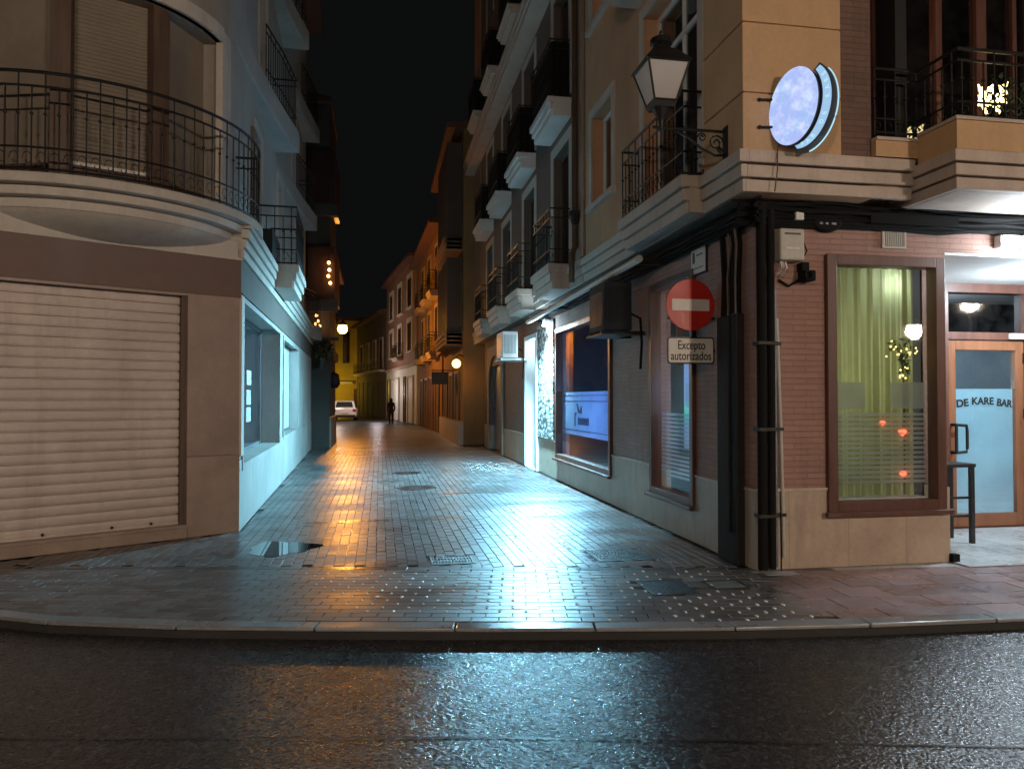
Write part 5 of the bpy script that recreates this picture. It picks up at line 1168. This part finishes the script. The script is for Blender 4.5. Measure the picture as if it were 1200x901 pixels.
t = thing('string_lights', (-1.95, 24.5, 3.9), 'cluster of amber lights just left of the street lamp glare', 'christmas lights', 'christmas lights on the dark building')
mb = MB()
for (x, z) in ((-2.0, 4.25), (-1.95, 4.08), (-2.02, 3.98), (-1.9, 3.92), (-2.05, 3.8), (-1.93, 3.78)): mb.ball((x, 24.35, z), .05, 8)
mb.build('bulb', 'amber', t); MB().tube([(-2.05, 24.35, 4.5), (-1.95, 24.35, 4.1), (-2.0, 24.35, 3.7)], .006, 4).build('wire', 'cable', t)
def bush(name, c, r, n, mats, lab, cat='plant'):
    t = thing(name, (c[0], c[1], c[2] - r[2]), lab, cat)
    for m in mats:
        mb = MB()
        for k in range(n):
            d = Vector((random.gauss(0, 1), random.gauss(0, 1), random.gauss(0, 1))).normalized() * (random.random() ** .4); p = Vector(c) + Vector((d.x * r[0], d.y * r[1], d.z * r[2]))
            u = Vector((random.gauss(0, 1), random.gauss(0, 1), random.gauss(0, 1))).normalized() * .07; w = u.cross(Vector((random.random(), 1, .3))).normalized() * .03; b = len(mb.v)
            mb.v += [tuple(p - u), tuple(p + w), tuple(p + u), tuple(p - w)]; mb.f.append((b, b + 1, b + 2, b + 3))
        mb.build('foliage', m, t)
    MB().lathe((c[0], c[1], c[2] - r[2] - .15), [(.12, 0), (.17, .3), (.18, .32)], 10).build('pot', 'ink', t)
bush('hanging_plant', (-1.85, 24.2, 3.15), (.42, .35, .42), 160, ['plant', 'plantorange'], 'bushy hanging plant with orange leaves below the amber lights')
MB_ = MB().box(W, -2.6, -1.3, 24.1, 24.45, 3.45, 3.55); tag(MB_.build('shop_canopy', 'redwood', loc=(-2, 24.3, 3.5)), 'small red-brown canopy over the hanging plant', 'canopy')
mb = MB(); mb.lathe((-1.55, 25.6, 2.0), [(.05, .5), (.2, .42), (.24, .1), (.15, -.05)], 12); tag(mb.build('hanging_basket', 'ink', loc=(-1.55, 25.6, 2.0)), 'dark round basket hanging past the plant at the lane edge', 'basket')

# parked car, rear towards us
def car(x, y, z):
    t = thing('parked_car', (x, y, z), 'white hatchback parked at the end of the lane under the orange lamp', 'car')
    st = [(-2.05, .78, .30, .78, .82), (-1.98, .86, .26, .92, .95), (-1.7, .88, .22, .95, 1.0), (1.2, .88, .22, .93, .95), (1.8, .85, .24, .78, .8), (2.08, .72, .3, .6, .62)]
    mb = MB()
    for (yy, hw, zb_, zs, zc) in st:
        for (px, pz) in ((-hw * .92, zb_), (-hw, zb_ + .15), (-hw, zs - .12), (-hw * .9, zs), (0, zc), (hw * .9, zs), (hw, zs - .12), (hw, zb_ + .15), (hw * .92, zb_)): mb.v.append((x + px, y + yy, z + pz))
    for i in range(len(st) - 1):
        for j in range(9): a = i * 9 + j; b = i * 9 + (j + 1) % 9; mb.f.append((a, b, b + 9, a + 9))
    mb.f.append(tuple(range(9))); mb.f.append(tuple(range(45, 54))[::-1]); body = mb.build('body', 'carpaint', t, bevel=.02)
    mb = MB(); cab = [(-1.95, .80, .92), (-1.55, .66, 1.42), (.15, .66, 1.46), (1.05, .78, .92)]
    for (yy, hw, zz) in cab: mb.v += [(x - hw, y + yy, z + zz), (x + hw, y + yy, z + zz)]
    mb.f += [(0, 1, 3, 2), (2, 3, 5, 4), (4, 5, 7, 6), (0, 2, 4, 6), (1, 7, 5, 3), (0, 6, 7, 1)]; mb.build('cabin', 'carpaint', t, bevel=.03)
    mb = MB(); mb.extr([(x - .62, y - 1.93, z + .99), (x + .62, y - 1.93, z + .99), (x + .53, y - 1.64, z + 1.36), (x - .53, y - 1.64, z + 1.36)], (0, -.02, .01)); mb.build('rear_window', 'ink', t)
    for s in (-1, 1): MB().extr([(x + s * .80, y - 1.5, z + .96), (x + s * .69, y - 1.3, z + 1.36), (x + s * .685, y + .1, z + 1.38), (x + s * .79, y + .85, z + .97)], (s * .02, 0, 0)).build('side_window', 'ink', t)
    for s in (-1, 1): MB().box(W, x + s * .72 - .12, x + s * .72 + .12, y - 2.07, y - 1.95, z + .66, z + .84).build('tail_light', 'carlight', t)
    MB().box(W, x - .26, x + .26, y - 2.10, y - 2.05, z + .52, z + .63).build('number_plate', 'signwhite', t); MB().box(W, x - .8, x + .8, y - 2.1, y - 1.96, z + .24, z + .42).build('bumper', 'ink', t, bevel=.02)
    for sx in (-1, 1):
        for yy in (-1.3, 1.3):
            w = MB(); w.cyl((x + sx * .66, y + yy, z + .31), (x + sx * .87, y + yy, z + .31), .31, 18); ww = w.build('wheel', 'tyre', t); MB().cyl((x + sx * .86, y + yy, z + .31), (x + sx * .885, y + yy, z + .31), .19, 14).build('rim', 'steelcover', ww)
car(-2.55, 57.5, -0.005)

# walking person seen from behind
def person(x, y, hh, lab):
    V = dict(pel=(0, 0, .93), waist=(0, .01, 1.06), chest=(0, .02, 1.28), sh=(0, .0, 1.42), nk=(0, .0, 1.5), hb=(0, .02, 1.57), ht=(0, .03, 1.67),
             ls=(-.17, 0, 1.40), le=(-.25, -.03, 1.14), lw=(-.23, .06, .92), lh=(-.19, .12, .86), rs=(.17, 0, 1.40), re=(.25, -.03, 1.14), rw=(.23, .06, .92), rh=(.19, .12, .86),
             lp=(-.09, 0, .88), lk=(-.10, .08, .49), la=(-.10, -.05, .09), lf=(-.10, .08, .04), rp=(.09, 0, .88), rk=(.10, .0, .49), ra=(.10, .04, .09), rf=(.11, .17, .04))
    E = [('pel', 'waist'), ('waist', 'chest'), ('chest', 'sh'), ('sh', 'nk'), ('nk', 'hb'), ('hb', 'ht'), ('sh', 'ls'), ('ls', 'le'), ('le', 'lw'), ('lw', 'lh'), ('sh', 'rs'), ('rs', 're'), ('re', 'rw'), ('rw', 'rh'), ('pel', 'lp'), ('lp', 'lk'), ('lk', 'la'), ('la', 'lf'), ('pel', 'rp'), ('rp', 'rk'), ('rk', 'ra'), ('ra', 'rf')]
    rad = dict(pel=.15, waist=.155, chest=.17, sh=.12, nk=.075, hb=.105, ht=.10, ls=.085, le=.062, lw=.05, lh=.04, rs=.085, re=.062, rw=.05, rh=.04, lp=.125, lk=.09, la=.06, lf=.05, rp=.125, rk=.09, ra=.06, rf=.05)
    ks_ = list(V); me = bpy.data.meshes.new('person'); k = hh / 1.76
    me.from_pydata([tuple(c * k for c in V[n]) for n in ks_], [(ks_.index(a), ks_.index(b)) for a, b in E], []); me.update()
    o = bpy.data.objects.new('person', me); COL.objects.link(o); o.location = (x, y, 0); o.rotation_euler = (0, 0, R(12))
    md = o.modifiers.new('skin', 'SKIN'); sv = me.skin_vertices[0].data
    for i, n in enumerate(ks_): sv[i].radius = (rad[n] * k, rad[n] * k * (.72 if n in ('chest', 'waist', 'pel', 'sh') else 1)); sv[i].use_root = (n == 'pel')
    o.modifiers.new('sub', 'SUBSURF').levels = 2; o.modifiers['sub'].render_levels = 2; me.materials.append(M['cloth'])
    tag(o, lab, 'person')
    mb = MB(); mb.lathe((x, y, 0), [(.09 * k, 1.52 * k), (.118 * k, 1.58 * k), (.118 * k, 1.68 * k), (.07 * k, 1.75 * k), (.02, 1.765 * k)], 14); h = mb.build('hair', 'hair', None, loc=(x, y, 0)); h.parent = o; h.location = (0, 0, 0)
person(.70, 46.6, 1.62, 'person in dark clothes walking away up the lane with hands in front pockets')

# street lamps on the pavement behind the viewer (they light the fronts and show in the windows)
def post_lamp(x, y, lab, zt):
    t = thing('lamp_post', (x, y, -.075), lab, 'street lamp', 'lamp posts across the road')
    mb = MB(); mb.lathe((x, y, -.075), [(.16, 0), (.16, .3), (.09, .5), (.05, 1.0), (.045, zt - .1)], 12); mb.build('post', 'blackmetal', t, smooth=True)
    mb = MB(); mb.lathe((x, y, zt - .25), [(.09, 0), (.20, .42)], 6); mb.build('lantern_glass', 'streetbulb', t)
    mb = MB(); mb.lathe((x, y, zt - .25), [(.24, .42), (.12, .58), (.03, .66)], 6); mb.build('lantern_roof', 'blackmetal', t)
PL = [(-4.5, -6.5, 4.75, 6100, 'lamp post across the road, on the left'), (7.5, -7.0, 4.75, 7600, 'lamp post across the road, in the middle'), (20.8, -7.0, 4.95, 2600, 'lamp post across the road, farthest right'), (16.0, -7.0, 3.65, 900, 'shorter lamp post across the road, to the right')]
for (x, y, z, e, lab) in PL: post_lamp(x, y, lab, z); lamp('street_light', (x, y, z), e, (1.0, .79, .62), .22)

# ------------------------------------------------------------------ lights
lamp('led_light', (3.16, 14.75, 3.05), 4500, (.31, .75, 1.0), .07, 'SPOT', rot=(0, 33, 0), spot=156, blend=.55)
lamp('led_spill', (3.16, 14.75, 3.04), 34, (.6, .85, 1.0), .06)
lamp('door_strip_light', (3.62, 16.7, 2.8), 25, (.55, .85, 1.0), .08)
lamp('sodium_light', (-1.55, 35.85, 4.75), 900, (1.0, .36, .035), .18)
lamp('globe_light', (2.38, 24.75, 2.66), 28, (1.0, .46, .10), .15)
lamp('porch_light', (6.2, 6.12, 3.05), 48, (.78, .90, 1.0), .12)
lamp('porch_ceiling_light', (7.3, 6.9, 2.9), 240, (.72, .88, 1.0), .15)
lamp('bar_light', (7.2, 9.6, 1.7), 105, (.36, .78, .95), .2)
lamp('curtain_light', (4.7, 7.7, 1.9), 50, (1.0, .94, .58), .15)
lamp('curtain_front_light', (5.1, 6.75, 2.75), 7, (.8, .9, 1.0), .05)
lamp('shop_blue_light', (4.7, 12.0, 1.4), 140, (.20, .42, 1.0), .2)
lamp('bar_blue_light', (4.25, 8.2, 1.7), 26, (.10, .32, 1.0), .2)
lamp('white_shop_light', (-.2, 54.5, 2.2), 75, (1.0, .88, .92), .2)
lamp('yellow_light', (-4.6, 74, 2.6), 300, (1.0, .70, .10), .3)
lamp('upstairs_light', (4.75, 6.90, 5.3), 40, (1.0, .50, .25), .05)
lamp('yellow_light', (-3.2, 53.0, 3.6), 300, (1.0, .80, .70), .3)

# ------------------------------------------------------------------ sky, camera, render
w = bpy.data.worlds.new('World'); sc.world = w; w.use_nodes = True
bgn = w.node_tree.nodes['Background']; bgn.inputs[0].default_value = (0.62, 0.65, 0.68, 1); bgn.inputs[1].default_value = 0.006
cd = bpy.data.cameras.new('Camera'); cam = bpy.data.objects.new('Camera', cd); COL.objects.link(cam)
cd.sensor_width = 36; cd.lens = 26.01; cd.clip_end = 500; cd.clip_start = .05
cam.location = (0, 0, 1.6); cam.rotation_euler = (R(90) + math.atan(16.5 / 867), 0, R(-10.14)); sc.camera = cam
sc.view_settings.view_transform = 'Standard'; sc.view_settings.look = 'None'; sc.view_settings.exposure = 0; sc.view_settings.gamma = 1
sc.cycles.use_denoising = True; sc.cycles.max_bounces = 6; sc.cycles.diffuse_bounces = 3; sc.cycles.glossy_bounces = 3; sc.cycles.transmission_bounces = 4; sc.cycles.transparent_max_bounces = 10
sc.cycles.sample_clamp_indirect = 4; sc.cycles.sample_clamp_direct = 0
t = thing('green_lamp', (3.75, 8.35, 1.5), 'small green glowing light inside the narrow lane window behind the frosting', 'light')
MB().box(W, 3.66, 3.70, 8.27, 8.43, 1.42, 1.50).build('lamp_body', 'greenbulb', t); MB().box(W, 3.66, 3.70, 8.32, 8.37, 1.36, 1.42).build('stem', 'greenbulb', t)
